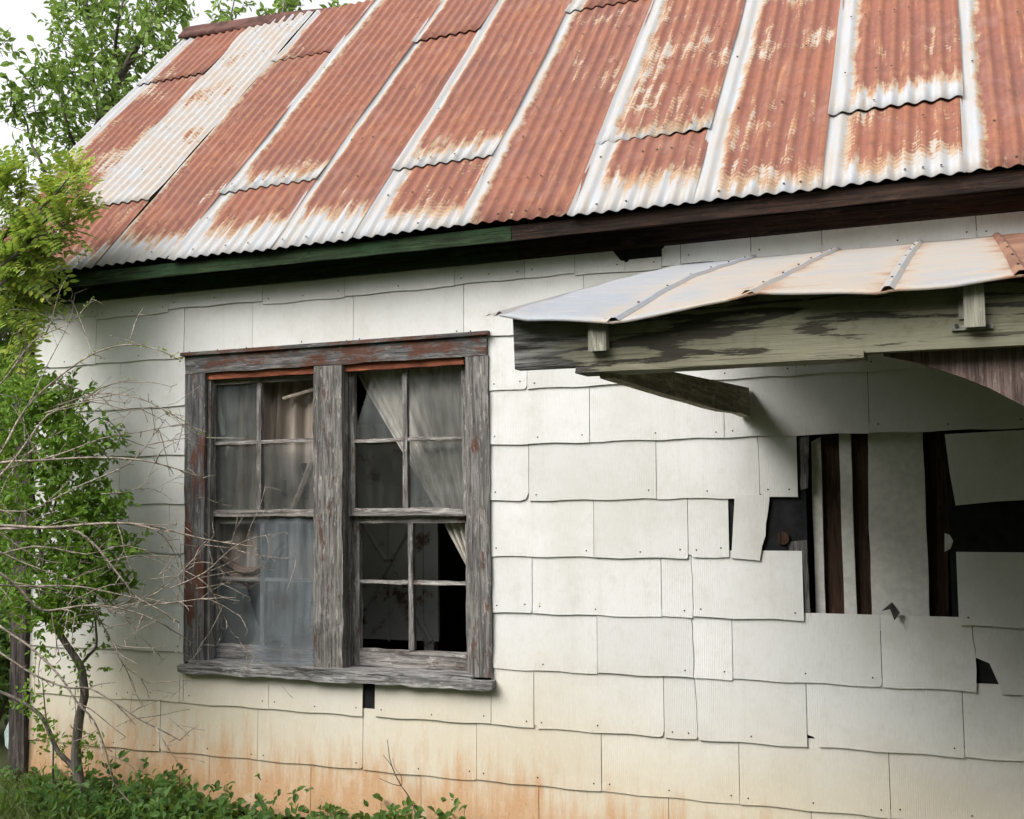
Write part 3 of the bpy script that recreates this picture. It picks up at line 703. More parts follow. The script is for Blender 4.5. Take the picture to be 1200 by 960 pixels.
# ------------------------------------------------------------------ what hangs and stands in the window
def cloth(name, mat, label, cat, nu, nv, fn):
    mb = MB()
    for j in range(nv+1):
        for i in range(nu+1): mb.v.append(tuple(fn(i/nu, j/nv)))
    for j in range(nv):
        for i in range(nu): mb.f.append((j*(nu+1)+i, j*(nu+1)+i+1, (j+1)*(nu+1)+i+1, (j+1)*(nu+1)+i))
    return tag(mb.build(name, mat, None, True), label, cat)
def cur_r(u, v):
    # gathered to the right as it falls
    xl = W(411+ (556-411)*min(1, max(0, (v*1.0))**1.06), 430+v*245, .125).x; xr = -.10+.02*sin(v*5)
    x = xl+(xr-xl)*u; z = 2.26-v*1.09-.02*sin(u*3)+.10*(1-u)*v*0
    return Vector((x, .135+.016*sin(u*34+v*2)*(.4+.6*v)+.007*sin(u*71+1), z))
cloth('curtain', M['curtain'], 'pale sheer curtain pulled aside behind the right sash of the window', 'curtain', 110, 26, cur_r)
def cur_l(u, v):
    x = -1.74+.80*u; zb = 1.18-.15*sin(u*pi*.9)+.12*u; z = 2.27-(2.27-zb)*v
    return Vector((x+.03*sin(v*3+u*5), .155+.018*sin(u*41+v*1.5)+.009*sin(u*83), z))
cloth('curtain', M['curtain_brown'], 'brown dusty curtain hanging behind the left sash of the window', 'curtain', 100, 22, cur_l)
def swag(u, v):
    x = -1.70+.46*u; z = 1.36-.20*sin(u*pi*.75)-.13*v*(1-.3*u)+.16*u*u
    return Vector((x, .125+.014*sin(v*16+u*2), z))
cloth('curtain_swag', M['curtain_dark'], 'bunched brown cloth caught in the lower left sash', 'cloth', 24, 22, swag)
def screen(u, v):
    x = -1.64+.665*u; z = 1.50-v*.80
    zz = z + .012*sin(u*9)*v - .02*u*v
    y = .052-.055*v*v + .006*sin(u*14+v*3)+.004*sin(u*37)
    if v > .93: y -= (v-.93)*.55; zz += (v-.93)*.25
    return Vector((x+.012*sin(v*7)*(u > .9), y, zz))
cloth('insect_screen', M['screen'], 'torn grey insect screen sagging over the lower left sash', 'screen', 40, 40, screen)
p = [W(x, y, .085) for x, y in ((250, 445), (254, 470), (260, 497), (262, 510))]
tag(MB().tube(p, .022, .012, 8).build('cloth_strip', M['white_cloth']), 'pale twisted strip of cloth behind the upper left pane', 'cloth')
p = [W(x, y, .10) for x, y in ((332, 467), (350, 462), (369, 456))]
tag(MB().tube(p, .009, .010, 6).build('stick', M['stick']), 'short pale stick poking through the empty upper pane', 'stick')
p = [W(343, 596, .12), W(352, 576, .13), W(366, 540, .15)]
tag(MB().tube(p, .016, .018, 6).build('stick', M['stick']), 'grey stick leaning behind the pane above the torn screen', 'stick')
R = random.Random(3)
rg = MB()
for cx, cy, rr in ((345, 538, .06), (354, 551, .055), (336, 570, .05), (350, 578, .07), (358, 566, .05)):
    c = W(cx, cy, .17); pts = [c+Vector((cos(k*pi/5)*rr*R.uniform(.6, 1.1), R.uniform(-.01, .01), sin(k*pi/5)*rr*R.uniform(.6, 1.1))) for k in range(10)]
    rg.prism(pts, (0, .008, 0))
tag(rg.build('rag', M['rag']), 'crumpled blue black rag behind the dusty pane', 'rag')
# enamelled sheet with pressed crossing ribs standing in the room
sh = empty('metal_panel', (-.9, .8, .2), 'rust spotted grey metal panel with crossing ribs inside the open lower sash', 'panel')
YP = .75
def wq(x, y, Y=YP): v = W(x, y, Y); return v
a, b = wq(380, 560), wq(514, 752)
MB().box((a.x-.35, YP, b.z), (b.x, YP+.02, a.z+.30)).build('sheet', M['panel'], sh)
for p0, p1 in (((420, 604), (452, 657)), ((478, 620), (414, 740)), ((461, 672), (505, 752)), ((454, 604), (456, 752)), ((495, 604), (496, 752))):
    q0, q1 = wq(*p0, YP-.004), wq(*p1, YP-.004)
    if abs(q0.x-q1.x) < .05: MB().tube([q0, q1], .005, .005, 6).build('seam', M['panel'], sh)
    else: MB().tube([q0, q1], .014, .014, 6).build('rib', M['panel'], sh)
q0 = wq(500, 752); MB().box((a.x-.3, YP, .2), (a.x-.24, YP+.05, b.z-.002)).build('leg', M['panel'], sh); MB().box((b.x-.09, YP, .2), (b.x-.03, YP+.05, b.z-.002)).build('leg', M['panel'], sh)

# ------------------------------------------------------------------ porch roof on the right
DF = 2.10
fe = [(587, 366), (620, 373), (725, 375), (800, 363), (850, 352), (870, 346), (887, 340), (960, 342), (1027, 342), (1053, 337), (1120, 333), (1200, 323)]
fe = [(W(x, y, -DF).x, W(x, y, -DF).z) for x, y in fe]; fe += [(3.0, fe[-1][1]+.015), (4.2, fe[-1][1]+.01)]
def zf(x):
    if x <= fe[0][0]: return fe[0][1]
    for (xa, za), (xb, zb_) in zip(fe, fe[1:]):
        if x <= xb: return za+(zb_-za)*(x-xa)/(xb-xa)
    return fe[-1][1]
def tz(x, y):
    t = -y/DF; t0 = min(1, t); base = 2.6+(.5*2.083+.5*2.07-2.6)*t
    d = zf(x)-(.5*2.083+.5*2.07)
    return base + d*max(0, (t-.55)/.45)**1.6 + .007*sin(min(t, 1)*pi)
porch = empty('x', (0, 0, 0), 'x', 'x'); bpy.data.objects.remove(porch)
YB = -2.05
bx0 = W(602, 400, YB).x; bzb = W(602, 433, YB).z; bzr = W(1200, 405, YB).z
def bb(x): return bzb+(bzr-bzb)*(x-bx0)/(W(1200, 405, YB).x-bx0)*.9
bm = MB(); n = 24; BT = .045; R = random.Random(5)
xs_ = [bx0+(2.86-bx0)*(i/n)**1.3 for i in range(n+1)]
for i, x in enumerate(xs_):
    zt = tz(x, YB)-.008; j = R.uniform(-.0018, .0018); zb_ = bb(x)
    rag = R.uniform(-.004, .004) if i == 0 else 0
    bm.v += [(x+rag, YB+j, zb_), (x-rag, YB-j, zt), (x+rag, YB+BT, zt), (x, YB+BT, zb_)]
for i in range(n):
    for k in range(4): bm.f.append((i*4+k, i*4+(k+1) % 4, i*4+4+(k+1) % 4, i*4+4+k))
bm.f += [(3, 2, 1, 0), (n*4, n*4+1, n*4+2, n*4+3)]
porch = bm.build('porch_roof', M['beam'], house); porch['label'] = 'porch roof of stained tin on an olive painted beam'
xa, xb = W(676, 437, YB).x, W(1013, 421, YB).x
MB().board((xa, YB-.012, bb(xa)-.020), (xb, YB+.09, bb(xa)-.002), 12, .0015, 0, 21).build('plate_board', M['beam'], porch)
tx0 = W(587, 366, -DF).x
ribs = [tx0, W(725, 375, -DF).x, W(887, 340, -DF).x, W(1053, 337, -DF).x, 2.235, 2.55, 2.86]
ribs[1] -= .01; ribs[2] -= .02; ribs[3] -= .025
for i in range(len(ribs)-1):
    a, b = ribs[i], ribs[i+1]; mb = MB(); mb.uv = []; NX, NY = 12, 26
    for j in range(NY+1):
        y = .0-(DF+.0)*j/NY - .015
        for k in range(NX+1):
            x = a+(b-a)*k/NX; mb.uv.append((min(x-a if i else 9, b-x), 0)); mb.v.append((x, y, tz(x, y)+.0022*sin(x*17+y*2.2)*(.4-y/DF)+.0014*sin(y*15+x*5+i)))
    for j in range(NY):
        for k in range(NX): mb.f.append((j*(NX+1)+k+1, j*(NX+1)+k, (j+1)*(NX+1)+k, (j+1)*(NX+1)+k+1))
    bq = len(mb.v); o_ = NY*(NX+1)
    for k in range(NX+1): v = mb.v[o_+k]; mb.v.append((v[0], v[1]+.004, v[2]-.005)); mb.uv.append(mb.uv[o_+k])
    for k in range(NX): mb.f.append((o_+k, bq+k, bq+k+1, o_+k+1))
    t_ = mb.build('tin_panel', M['tin_rust'] if i in (4, 6) else M['tin'], porch, True)
    if i:
        rbm = MB(); rbm.uv = []; x = a
        for j in range(NY+1):
            y = -.012-(DF+.006)*j/NY; z = tz(x, y)+.0022*sin(x*17+y*2.2)*(.4-y/DF)+.0014*sin(y*15+x*5+i)
            for dx, dz in ((-.017, .0012), (-.006, .011), (.006, .011), (.017, .0012)): rbm.v.append((x+dx, y, z+dz)); rbm.uv.append((.07, 0))
        for j in range(NY):
            for k in range(3): rbm.f.append((j*4+k+1, j*4+k, j*4+4+k, j*4+5+k))
        ro = rbm.build('rib', M['tin_rust'] if i == 4 else M['rib'], porch)
        sm = MB()
        for j in range(6):
            y = -.2-j*.34-.03*sin(j*7+i); z = tz(x, y)+.011+.0022*sin(x*17+y*2.2)*(.4-y/DF)
            sm.tube([(x, y, z-.002), (x, y, z+.003)], 0.0038, .003, 6)
        so_ = sm.build('rib_screws', M['nail'], porch); so_['kind'] = 'stuff'
# bent corner of the tin at the left end
zz = [W(x, y, -DF) for x, y in ((568, 371), (573, 368), (579, 371), (585, 364.5), (590, 367))]
cz = MB()
for j in range(7):
    for v in zz: 
        t = j/6; y = -DF+1.0*t; cz.v.append((v.x+.02*t*(zz[-1].x-v.x)/.1, y-.0, v.z+(tz(tx0, y)-tz(tx0, -DF))-(.002 if v is zz[-1] else 0)))
for j in range(6):
    for k in range(4): cz.f.append((j*5+k, j*5+k+1, j*5+6+k, j*5+5+k))
cz.build('bent_edge', M['rib'], porch)
# rafters, their pale ends showing on the beam
for (x0, x1, y0, y1) in ((689, 710, 377, 412), (1129, 1154, 334, 384)):
    a = W(x0, (y0+y1)/2, YB-.03); b = W(x1, (y0+y1)/2, YB-.03); lo = W(x0, y1, YB-.03).z
    hi = tz((a.x+b.x)/2, YB)-.012; hh = hi-lo
    P = [(a.x, YB-.03, lo), (a.x, YB-.03, hi), (a.x, -.02, tz(a.x, -.02)-.02), (a.x, -.02, tz(a.x, -.02)-.02-hh)]
    MB().prism(P, (b.x-a.x, 0, 0)).build('rafter', M['rafter'], porch)
for X in (2.78,):
    lo = tz(X, YB)-.1; hi = tz(X, YB)-.012
    MB().prism([(X, YB-.03, lo), (X, YB-.03, hi), (X, -.02, tz(X, -.02)-.02), (X, -.02, tz(X, -.02)-.11)], (.05, 0, 0)).build('rafter', M['rafter'], porch)
a = W(1115, 386, YB-.036); b = W(1164, 377, YB-.036)
MB().box((a.x, YB-.008, a.z), (b.x, YB-.001, b.z)).build('hanger', M['steel'], porch)
for px in (1121, 1158):
    c = W(px, 382, YB-.008); MB().tube([(c.x, YB-.011, c.z), (c.x, YB-.002, c.z)], .005, .005, 8).build('hanger_nail', M['nail'], porch)
a = W(1122, 340, YB-.004); MB().box((a.x, YB-.006, a.z-.07), (a.x+.012, YB-.001, a.z+.005)).build('hanger_strap', M['steel'], porch)
# tie board back to the wall with a bowed lower edge
XA = 1.225
low = [XP(x, y, XA) for x, y in ((700, 437), (730, 446), (765, 457), (790, 465), (816, 472), (835, 478), (851, 482), (868, 484))]
low = [v for v in low if v.y > YB-.2]
low = [Vector((XA, max(YB+BT+.002, v.y), v.z)) for v in low]+[Vector((XA, -.026, low[-1].z-.004))]
top_ = [Vector((XA, -.026, low[-1].z+.125)), Vector((XA, YB+BT+.002, bb(XA)+.02))]
MB().prism(low+top_, (-.04, 0, 0)).build('tie_board', M['bough'], porch)
# arched board between beam and post
ys_ = YB+.05
sp = [W(x, y, ys_) for x, y in ((1035, 417), (1070, 424), (1100, 433), (1130, 443), (1160, 455), (1200, 476))]
l_ = sp[-1]; sp += [Vector((l_.x+.10, ys_, l_.z-.075)), Vector((l_.x+.19, ys_, l_.z-.17)), Vector((l_.x+.25, ys_, l_.z-.30)), Vector((l_.x+.28, ys_, l_.z-.45))]
sp += [Vector((l_.x+.40, ys_, l_.z-.45)), Vector((l_.x+.40, ys_, 2.04)), Vector((sp[0].x, ys_, 2.04))]
MB().prism(sp, (0, .02, 0)).build('arched_board', M['ply'], porch)
MB().board((l_.x+.30, YB-.01+.05+.024, gz(l_.x+.3, YB)-.05), (l_.x+.40, YB+.17, 2.05), 12, .002, 2, 33).build('porch_post', M['bough'], porch)

dk = MB(); NXk = 16
for k in range(13):
    y0 = -.03-k*.148; y1 = y0-.144
    for q in range(NXk+1):
        x = 1.0+1.86*q/NXk
        for (y, h) in ((y0, -.016), (y1, -.016), (y1, -.020), (y0, -.020)): dk.v.append((x, y, tz(x, y)+h))
    o_ = k*4*(NXk+1)
    for q in range(NXk):
        for e in range(4): dk.f.append((o_+q*4+e, o_+q*4+(e+1) % 4, o_+q*4+4+(e+1) % 4, o_+q*4+4+e))
dk.build('added_dark_decking', M['ply'], porch)  # unseen dark boards added beneath the tin to cut bounced light
MB().box((2.88, -1.3, -.15), (3.0, -.03, 2.73)).build('added_shade_wall', M['post'], house)  # unseen wall, added to block light and darken the wall under the porch

# ------------------------------------------------------------------ vegetation
def rv(R): 
    while True:
        v = Vector((R.uniform(-1, 1), R.uniform(-1, 1), R.uniform(-1, 1)))
        if .05 < v.length < 1: return v.normalized()
def grow(R, br, tips, p, d, L, r, lev, up=.25, spread=.75):
    n = 5; pts = [p]; dd = d.normalized()
    for i in range(n):
        dd = (dd + rv(R)*.22 + Vector((0, 0, up*.12))).normalized(); pts.append(pts[-1]+dd*(L/n))
    br.tube(pts, r, r*.62, 5 if lev > 1 else 8)
    if lev >= 3 or r < .006:
        tips.append((pts, dd)); return
    for k in range(R.choice((2, 3, 3))):
        a = pts[R.randint(2, n)]; nd = (dd + rv(R)*spread + Vector((0, 0, up))).normalized()
        grow(R, br, tips, a, nd, L*R.uniform(.6, .85), r*.56, lev+1, up, spread)
    grow(R, br, tips, pts[-1], dd, L*.75, r*.62, lev+1, up, spread)
def crown_leaves(R, mb, tips, per, L, Wd, scat):
    for pts, dd in tips:
        for _ in range(per):
            a = pts[R.randint(1, len(pts)-1)]; p = a + rv(R)*scat*R.random()**.5
            d = (rv(R)+dd*.5+Vector((0, 0, -.25))).normalized(); k = R.uniform(.65, 1.25)
            mb.leaf(p, d, (Vector((0, 0, 1))+rv(R)*.8).normalized(), L*k, Wd*k)
def tree(name, label, base, h, r, lean, seed, leafmat, per, L, Wd, scat, group=None, levels=0, up=.3, bark='bark'):
    R = random.Random(seed); t = empty(name, base, label, 'tree', group)
    br = MB(); tips = []; base = Vector(base)
    pts = [base+Vector((0, 0, -.1))]; d = Vector(lean).normalized()
    for i in range(7): d = (d+rv(R)*.07+Vector((0, 0, .05))).normalized(); pts.append(pts[-1]+d*h/7)
    br.tube(pts, r, r*.6, 9)
    limbs = MB()
    for k in range(7):
        a = pts[R.randint(3, 7)]; nd = Vector((cos(k*2.4+seed), sin(k*2.4+seed), R.uniform(.3, 1.))).normalized()
        grow(R, limbs, tips, a, nd, h*R.uniform(.22, .34), r*.42, 0 + (1 if levels else 0), up)
    grow(R, limbs, tips, pts[-1], d, h*.3, r*.5, 0 + (1 if levels else 0), up)
    br.build('trunk', M[bark], t, True); limbs.build('limbs', M[bark], t, True)
    lv = MB(); crown_leaves(R, lv, tips, per, L, Wd, scat); lv.build('crown', leafmat, t)
    return t
# tall leafy tree behind the gable
def gp(px, py, Y): p = W(px, py, Y); return p
# sits beyond the gable end, foot hidden by the shrubs
def clump_tree(name, label, foot, clumps, limbs_px, Y, L, Wd, dens, seed, mat, group):
    """tree whose boughs and leaf clumps stand at given places, foot on the ground"""
    R = random.Random(seed); t = empty(name, foot, label, 'tree', group)
    tb = MB(); lb = MB(); lf = MB(); foot = Vector(foot); ends = []
    for k, (pts, r) in enumerate(limbs_px):
        P = [W(x, y, Y+R.uniform(-.25, .25)) for x, y in pts]
        if k == 0: rtube(tb, [foot, (foot+P[0])/2+Vector((.1, 0, .1))]+P, r*1.5, r*.35, 8)
        else:
            l_b = MB(); rtube(l_b, P, r, r*.3, 5); l_b.build('limb', M['bark_dark'], t, True)
    for (px, py, rr) in clumps:
        dpt = R.uniform(-.7, .7); c = W(px, py, Y+dpt); pm = (W(px+rr, py, Y+dpt)-c).length
        for _ in range(int(dens*(.6+rr*rr/500.))):
            v = rv(R)*R.random()**.45; b0 = c+Vector((v.x*pm, v.y*pm*1.3, v.z*pm)); dv = (rv(R)+v*.8+Vector((0, 0, .35))).normalized(); ln = R.uniform(.12, .30)
            lb.tube([b0-dv*ln*.4, b0+dv*ln*.3, b0+dv*ln+Vector((0, 0, -.02))], .005, .002, 3)
            for q in range(R.randint(5, 9)):
                p = b0+dv*ln*(q/8.)+rv(R)*.02; d = (dv*.6+rv(R)*1.0+Vector((0, 0, -.3))).normalized(); k = R.uniform(.6, 1.25)
                lf.leaf(p, d, (Vector((0, -.3, .8))+rv(R)*.9).normalized(), L*k, Wd*k, .2, True)
    tb.build('trunk', M['bark'], t, True); tw_ = lb.build('twigs', M['bark_dark'], t, True); tw_['kind'] = 'stuff'; lf.build('crown', mat, t)
    return t
def rtube(mb, pts, r0, r1, seg=8):
    out = []
    for i in range(len(pts)-1):
        p0, p1, p2, p3 = pts[max(0, i-1)], pts[i], pts[i+1], pts[min(len(pts)-1, i+2)]
        for t in (0, .33, .66):
            out.append(.5*((2*p1)+(p2-p0)*t+(2*p0-5*p1+4*p2-p3)*t*t+(3*p1-p0-3*p2+p3)*t**3))
    out.append(pts[-1]); mb.tube(out, r0, r1, seg); return out
YA = 5.0
tA = clump_tree('leafy_tree', 'tall light green leafy tree rising beyond the gable end of the roof', (-7.0, YA, gz(-7, YA)-.05),
    [(90, 5, 22), (120, 12, 26), (150, 5, 24), (185, 8, 26), (212, 10, 16), (80, 35, 18), (105, 45, 26), (135, 40, 26), (165, 35, 26), (195, 38, 22), (75, 70, 22), (60, 85, 14), (100, 80, 26), (130, 80, 26), (160, 72, 24), (188, 62, 18), (65, 105, 18), (90, 112, 24), (118, 112, 24), (145, 102, 18),
     (80, 140, 22), (105, 142, 22), (125, 130, 14), (75, 170, 20), (95, 172, 16), (40, 100, 12), (20, 110, 12), (12, 135, 14), (35, 130, 12), (45, 150, 10), (2, 55, 8), (60, 195, 16), (30, 190, 10), (205, -15, 20), (150, -20, 26), (100, -20, 26)],
    [([(95, 260), (105, 190), (118, 140), (140, 95), (160, 55), (180, 20), (196, -15)], .055), ([(118, 140), (108, 90), (106, 40), (100, -10)], .035), ([(140, 95), (135, 60), (140, 20), (150, -20)], .03), ([(150, 75), (175, 60), (200, 45)], .02), ([(60, 215), (48, 190), (35, 165), (30, 140), (12, 115)], .022), ([(35, 165), (42, 140), (38, 115)], .014), ([(105, 190), (85, 165), (75, 130), (62, 90)], .025), ([(80, 230), (81, 180), (80, 145)], .02)],
    YA, .105, .054, 10.5, 21, M['leaf_tree'], 'trees beyond the house')
tB = clump_tree('leafy_tree', 'light green tree showing only its leafy tips above the ridge', (-4.2, 7.0, gz(-4, 7)-.05),
    [(265, 12, 11), (278, 2, 9), (253, 33, 4), (268, 28, 6), (332, 6, 11), (318, 18, 8), (348, -2, 10), (340, 12, 6), (390, 8, 5)],
    [([(330, 120), (332, 60), (330, 25), (335, -5)], .05), ([(330, 90), (290, 55), (272, 25), (276, -5)], .02)], 7.0, .12, .06, 8, 5, M['leaf_tree'], 'trees beyond the house')
tC = tree('leafy_tree', 'leafy tree at the side of the house behind the corner board', (-7.6, 3.4, -.05), 2.6, .09, (-.1, 0, 1), 9, M['leaf_far'], 30, .10, .05, .34, 'trees beyond the house')

def blob(R, mb, c, rad, n, L, Wd, six=False, shell=.5):
    for _ in range(n):
        v = rv(R)*(shell+(1-shell)*R.random()) if R.random() < .7 else rv(R)*R.random()
        p = Vector((c[0]+v.x*rad[0], c[1]+v.y*rad[1], c[2]+v.z*rad[2]))
        d = (rv(R)+v*.7).normalized(); k = R.uniform(.6, 1.3)
        mb.leaf(p, d, (v+Vector((0, 0, .7))+rv(R)*.6).normalized(), L*k, Wd*k, .22, six)
# hedge of shrubs beyond the corner of the house
for i, (px, zc, Y, rr, lab) in enumerate(((20, 1.9, 2.6, 1.0, 'dense green shrub crown behind the corner board at eave height'), (-60, .9, 3.2, 1.3, 'broad green shrub low behind the corner board'), (20, .5, 2.0, .8, 'dark green shrub at ground level behind the corner board'), (-5, .45, .75, .55, 'low dark green bush at the foot of the corner board'), (-40, 3.0, 4.2, 1.2, 'tall green shrub standing behind the other shrubs at the house corner'))):
    R = random.Random(50+i); c = W(px, 500, Y); sh_ = empty('green_shrub', (c.x, Y, -.05), lab, 'shrub', 'shrubs beyond the house corner')
    mb = MB()
    for k in range(9):
        v = rv(R); blob(R, mb, (c.x+v.x*rr*.7, Y+v.y*rr*.6, zc+v.z*rr*.7), (rr*.5, rr*.45, rr*.45), 330, .085, .042)
    st = MB()
    for k in range(5):
        st.tube([(c.x+R.uniform(-.1, .1), Y, -.1), (c.x+R.uniform(-.3, .3), Y+R.uniform(-.2, .2), zc*.5), (c.x+R.uniform(-.7, .7)*rr, Y+R.uniform(-.4, .4), zc+rr*.5)], .025, .006, 5)
    st.build('stems', M['bark_dark'], sh_); mb.build('foliage', M['leaf_dark'] if i in (2, 3) else M['leaf_far'], sh_)

# small multi-stemmed tree in front of the wall
YS = -.28
R = random.Random(77)
sap = empty('young_tree', tuple(W(99, 944, YS)), 'small bent grey young tree with fresh green leaves against the wall', 'tree')
def poly(pts, Y0, Y1=None):
    Y1 = Y0 if Y1 is None else Y1; n = len(pts); return [W(x, y, Y0+(Y1-Y0)*i/(n-1)) for i, (x, y) in enumerate(pts)]
trunk = poly([(101, 955), (99, 944), (92, 910), (89, 885), (91, 858), (94, 835), (99, 816), (97, 795), (94, 780), (77, 754), (62, 729), (55, 705), (52, 690), (48, 640), (40, 590), (30, 540)], YS, -.45)
def rtube(mb, pts, r0, r1, seg=8):
    # smoothed
    out = []
    for i in range(len(pts)-1):
        p0, p1, p2, p3 = pts[max(0, i-1)], pts[i], pts[i+1], pts[min(len(pts)-1, i+2)]
        for t in (0, .33, .66):
            out.append(.5*((2*p1)+(p2-p0)*t+(2*p0-5*p1+4*p2-p3)*t*t+(3*p1-p0-3*p2+p3)*t**3))
    out.append(pts[-1]); mb.tube(out, r0, r1, seg); return out
mb = MB(); tr_pts = rtube(mb, trunk, .030, .010); mb.build('trunk', M['bark'], sap, True)
stems = [([(91, 906), (80, 893), (67, 879), (58, 858), (47, 838), (25, 822), (0, 811), (-30, 800)], .014, .008), ([(94, 780), (104, 768), (113, 757), (112, 732), (112, 715)], .010, .004),
         ([(62, 925), (62, 900), (62, 872), (55, 850), (50, 800)], .006, .003), ([(60, 725), (75, 690), (90, 650), (100, 600), (105, 560)], .012, .004), ([(50, 680), (30, 640), (10, 600), (-10, 560)], .012, .005), ([(48, 640), (65, 590), (75, 540), (80, 505)], .009, .003)]
lp = list(tr_pts[20:])
for k, (pts, a, b) in enumerate(stems):
    mb = MB(); o = rtube(mb, poly(pts, YS-.02*k*.5, YS-.05-.03*k), a, b, 6); mb.build('branch', M['bark'], sap, True); lp += o[4:]
lv = MB()
shape = [(10, 480, 60), (55, 490, 45), (95, 525, 35), (30, 540, 60), (80, 570, 50), (110, 600, 30), (25, 610, 60), (75, 640, 55), (120, 645, 30), (40, 690, 55), (95, 690, 45), (125, 690, 18), (65, 470, 25), (70, 730, 16)]
for (px, py, rr) in shape:
    c = W(px, py, -.42); r_ = rr/235.
    nb = int(40+rr*1.05)
    for _ in range(nb):
        v = rv(R)*R.random()**.4; b_ = c+Vector((v.x*r_, v.y*.22, v.z*r_)); dv = (rv(R)+Vector((.2, -.3, .7))).normalized(); ln = R.uniform(.05, .13)
        for q in range(R.randint(5, 10)):
            p = b_+dv*ln*R.random()+rv(R)*.012; d = (dv+rv(R)*1.1).normalized(); k = R.uniform(.6, 1.3)
            lv.leaf(p, d, (Vector((0, -.5, .8))+rv(R)*.8).normalized(), .040*k, .021*k, .2, True)
for pnt in lp:
    for _ in range(2):
        if R.random() < .7:
            p = pnt+rv(R)*.05
            for q in range(3): lv.leaf(p+rv(R)*.01, (rv(R)+Vector((0, -.2, .4))).normalized(), (Vector((0, -.4, .8))+rv(R)*.7).normalized(), .034*R.uniform(.6, 1.2), .016, .2, True)
for (px, py, n) in ((40, 820, 26), (55, 860, 26), (95, 870, 22), (105, 880, 18), (60, 790, 14), (110, 770, 8), (118, 768, 6), (45, 785, 14)):
    for _ in range(n):
        p = W(px+R.uniform(-14, 14), py+R.uniform(-22, 22), -.30+R.uniform(-.05, .05))
        for q in range(2): lv.leaf(p+rv(R)*.012, (rv(R)+Vector((0, -.2, .4))).normalized(), (Vector((0, -.4, .8))+rv(R)*.7).normalized(), .034*R.uniform(.6, 1.2), .016, .2, True)
lv.build('leaves', M['leaf_shrub'], sap)

# locust boughs with rows of leaflets at the eave
loc = empty('locust_tree', (-3.25, -.75, gz(-3.25, -.75)), 'yellow green locust tree with feathery leaves over the roof corner', 'tree')
R = random.Random(8); lt = MB(); lf = MB()
tr = [Vector((-3.25, -.75, -.05)), Vector((-3.2, -.72, .9)), Vector((-3.05, -.7, 1.9)), Vector((-2.9, -.62, 2.5)), Vector((-2.75, -.58, 2.9))]
rtube(lt, tr, .03, .014); lt.build('trunk', M['bark'], loc, True)
lb = MB()
bo = [[(-10, 330), (20, 300), (45, 270), (65, 240), (85, 220)], [(-10, 300), (15, 260), (25, 225), (20, 205)], [(-10, 340), (20, 320), (45, 300), (62, 298)], [(-10, 320), (30, 290), (60, 270), (80, 262)],
      [(-15, 260), (0, 235), (10, 215), (5, 200)], [(-10, 290), (25, 262), (55, 238), (75, 215), (85, 205)], [(-10, 360), (5, 340), (20, 345), (35, 352)], [(-12, 380), (10, 370), (25, 390), (28, 420)], [(-10, 310), (20, 285), (50, 262), (75, 245), (92, 228)],
      [(-12, 280), (5, 300), (25, 312), (45, 318)], [(-12, 350), (0, 320), (20, 300), (45, 305)]]
for bp in bo:
    pts = poly(bp, -.62+R.uniform(-.08, .08), -.42+R.uniform(-.1, .1)); l_b = MB(); o = rtube(l_b, pts, .009, .003, 5); l_b.build('bough', M['bark'], loc, True)
    for a, c in zip(o[1:], o[:-1]):
        for _ in range(3):
            rd = ((a-c).normalized()*.5+rv(R)*.9+Vector((.2, 0, .1))).normalized(); ln = R.uniform(.10, .20); side = rd.cross(Vector((0, -.6, .8))).normalized(); nn = side.cross(rd)
            tw = [a+rd*ln*t+Vector((0, 0, -.03*t*t)) for t in (0, .5, 1)]; lb.tube(tw, .0014, .001, 3)
            for q in range(6):
                t = .2+.8*q/5; pp = a+rd*ln*t+Vector((0, 0, -.03*t*t))
                for sgn in (-1, 1): lf.leaf(pp, side*sgn+rd*.45, (nn if nn.z > 0 else -nn)+rv(R)*.3, .046*R.uniform(.8, 1.2), .021, .1, True)
tw_ = lb.build('leaf_stalks', M['bark'], loc, True); tw_['kind'] = 'stuff'; lf.build('leaves', M['leaf_bright'], loc)

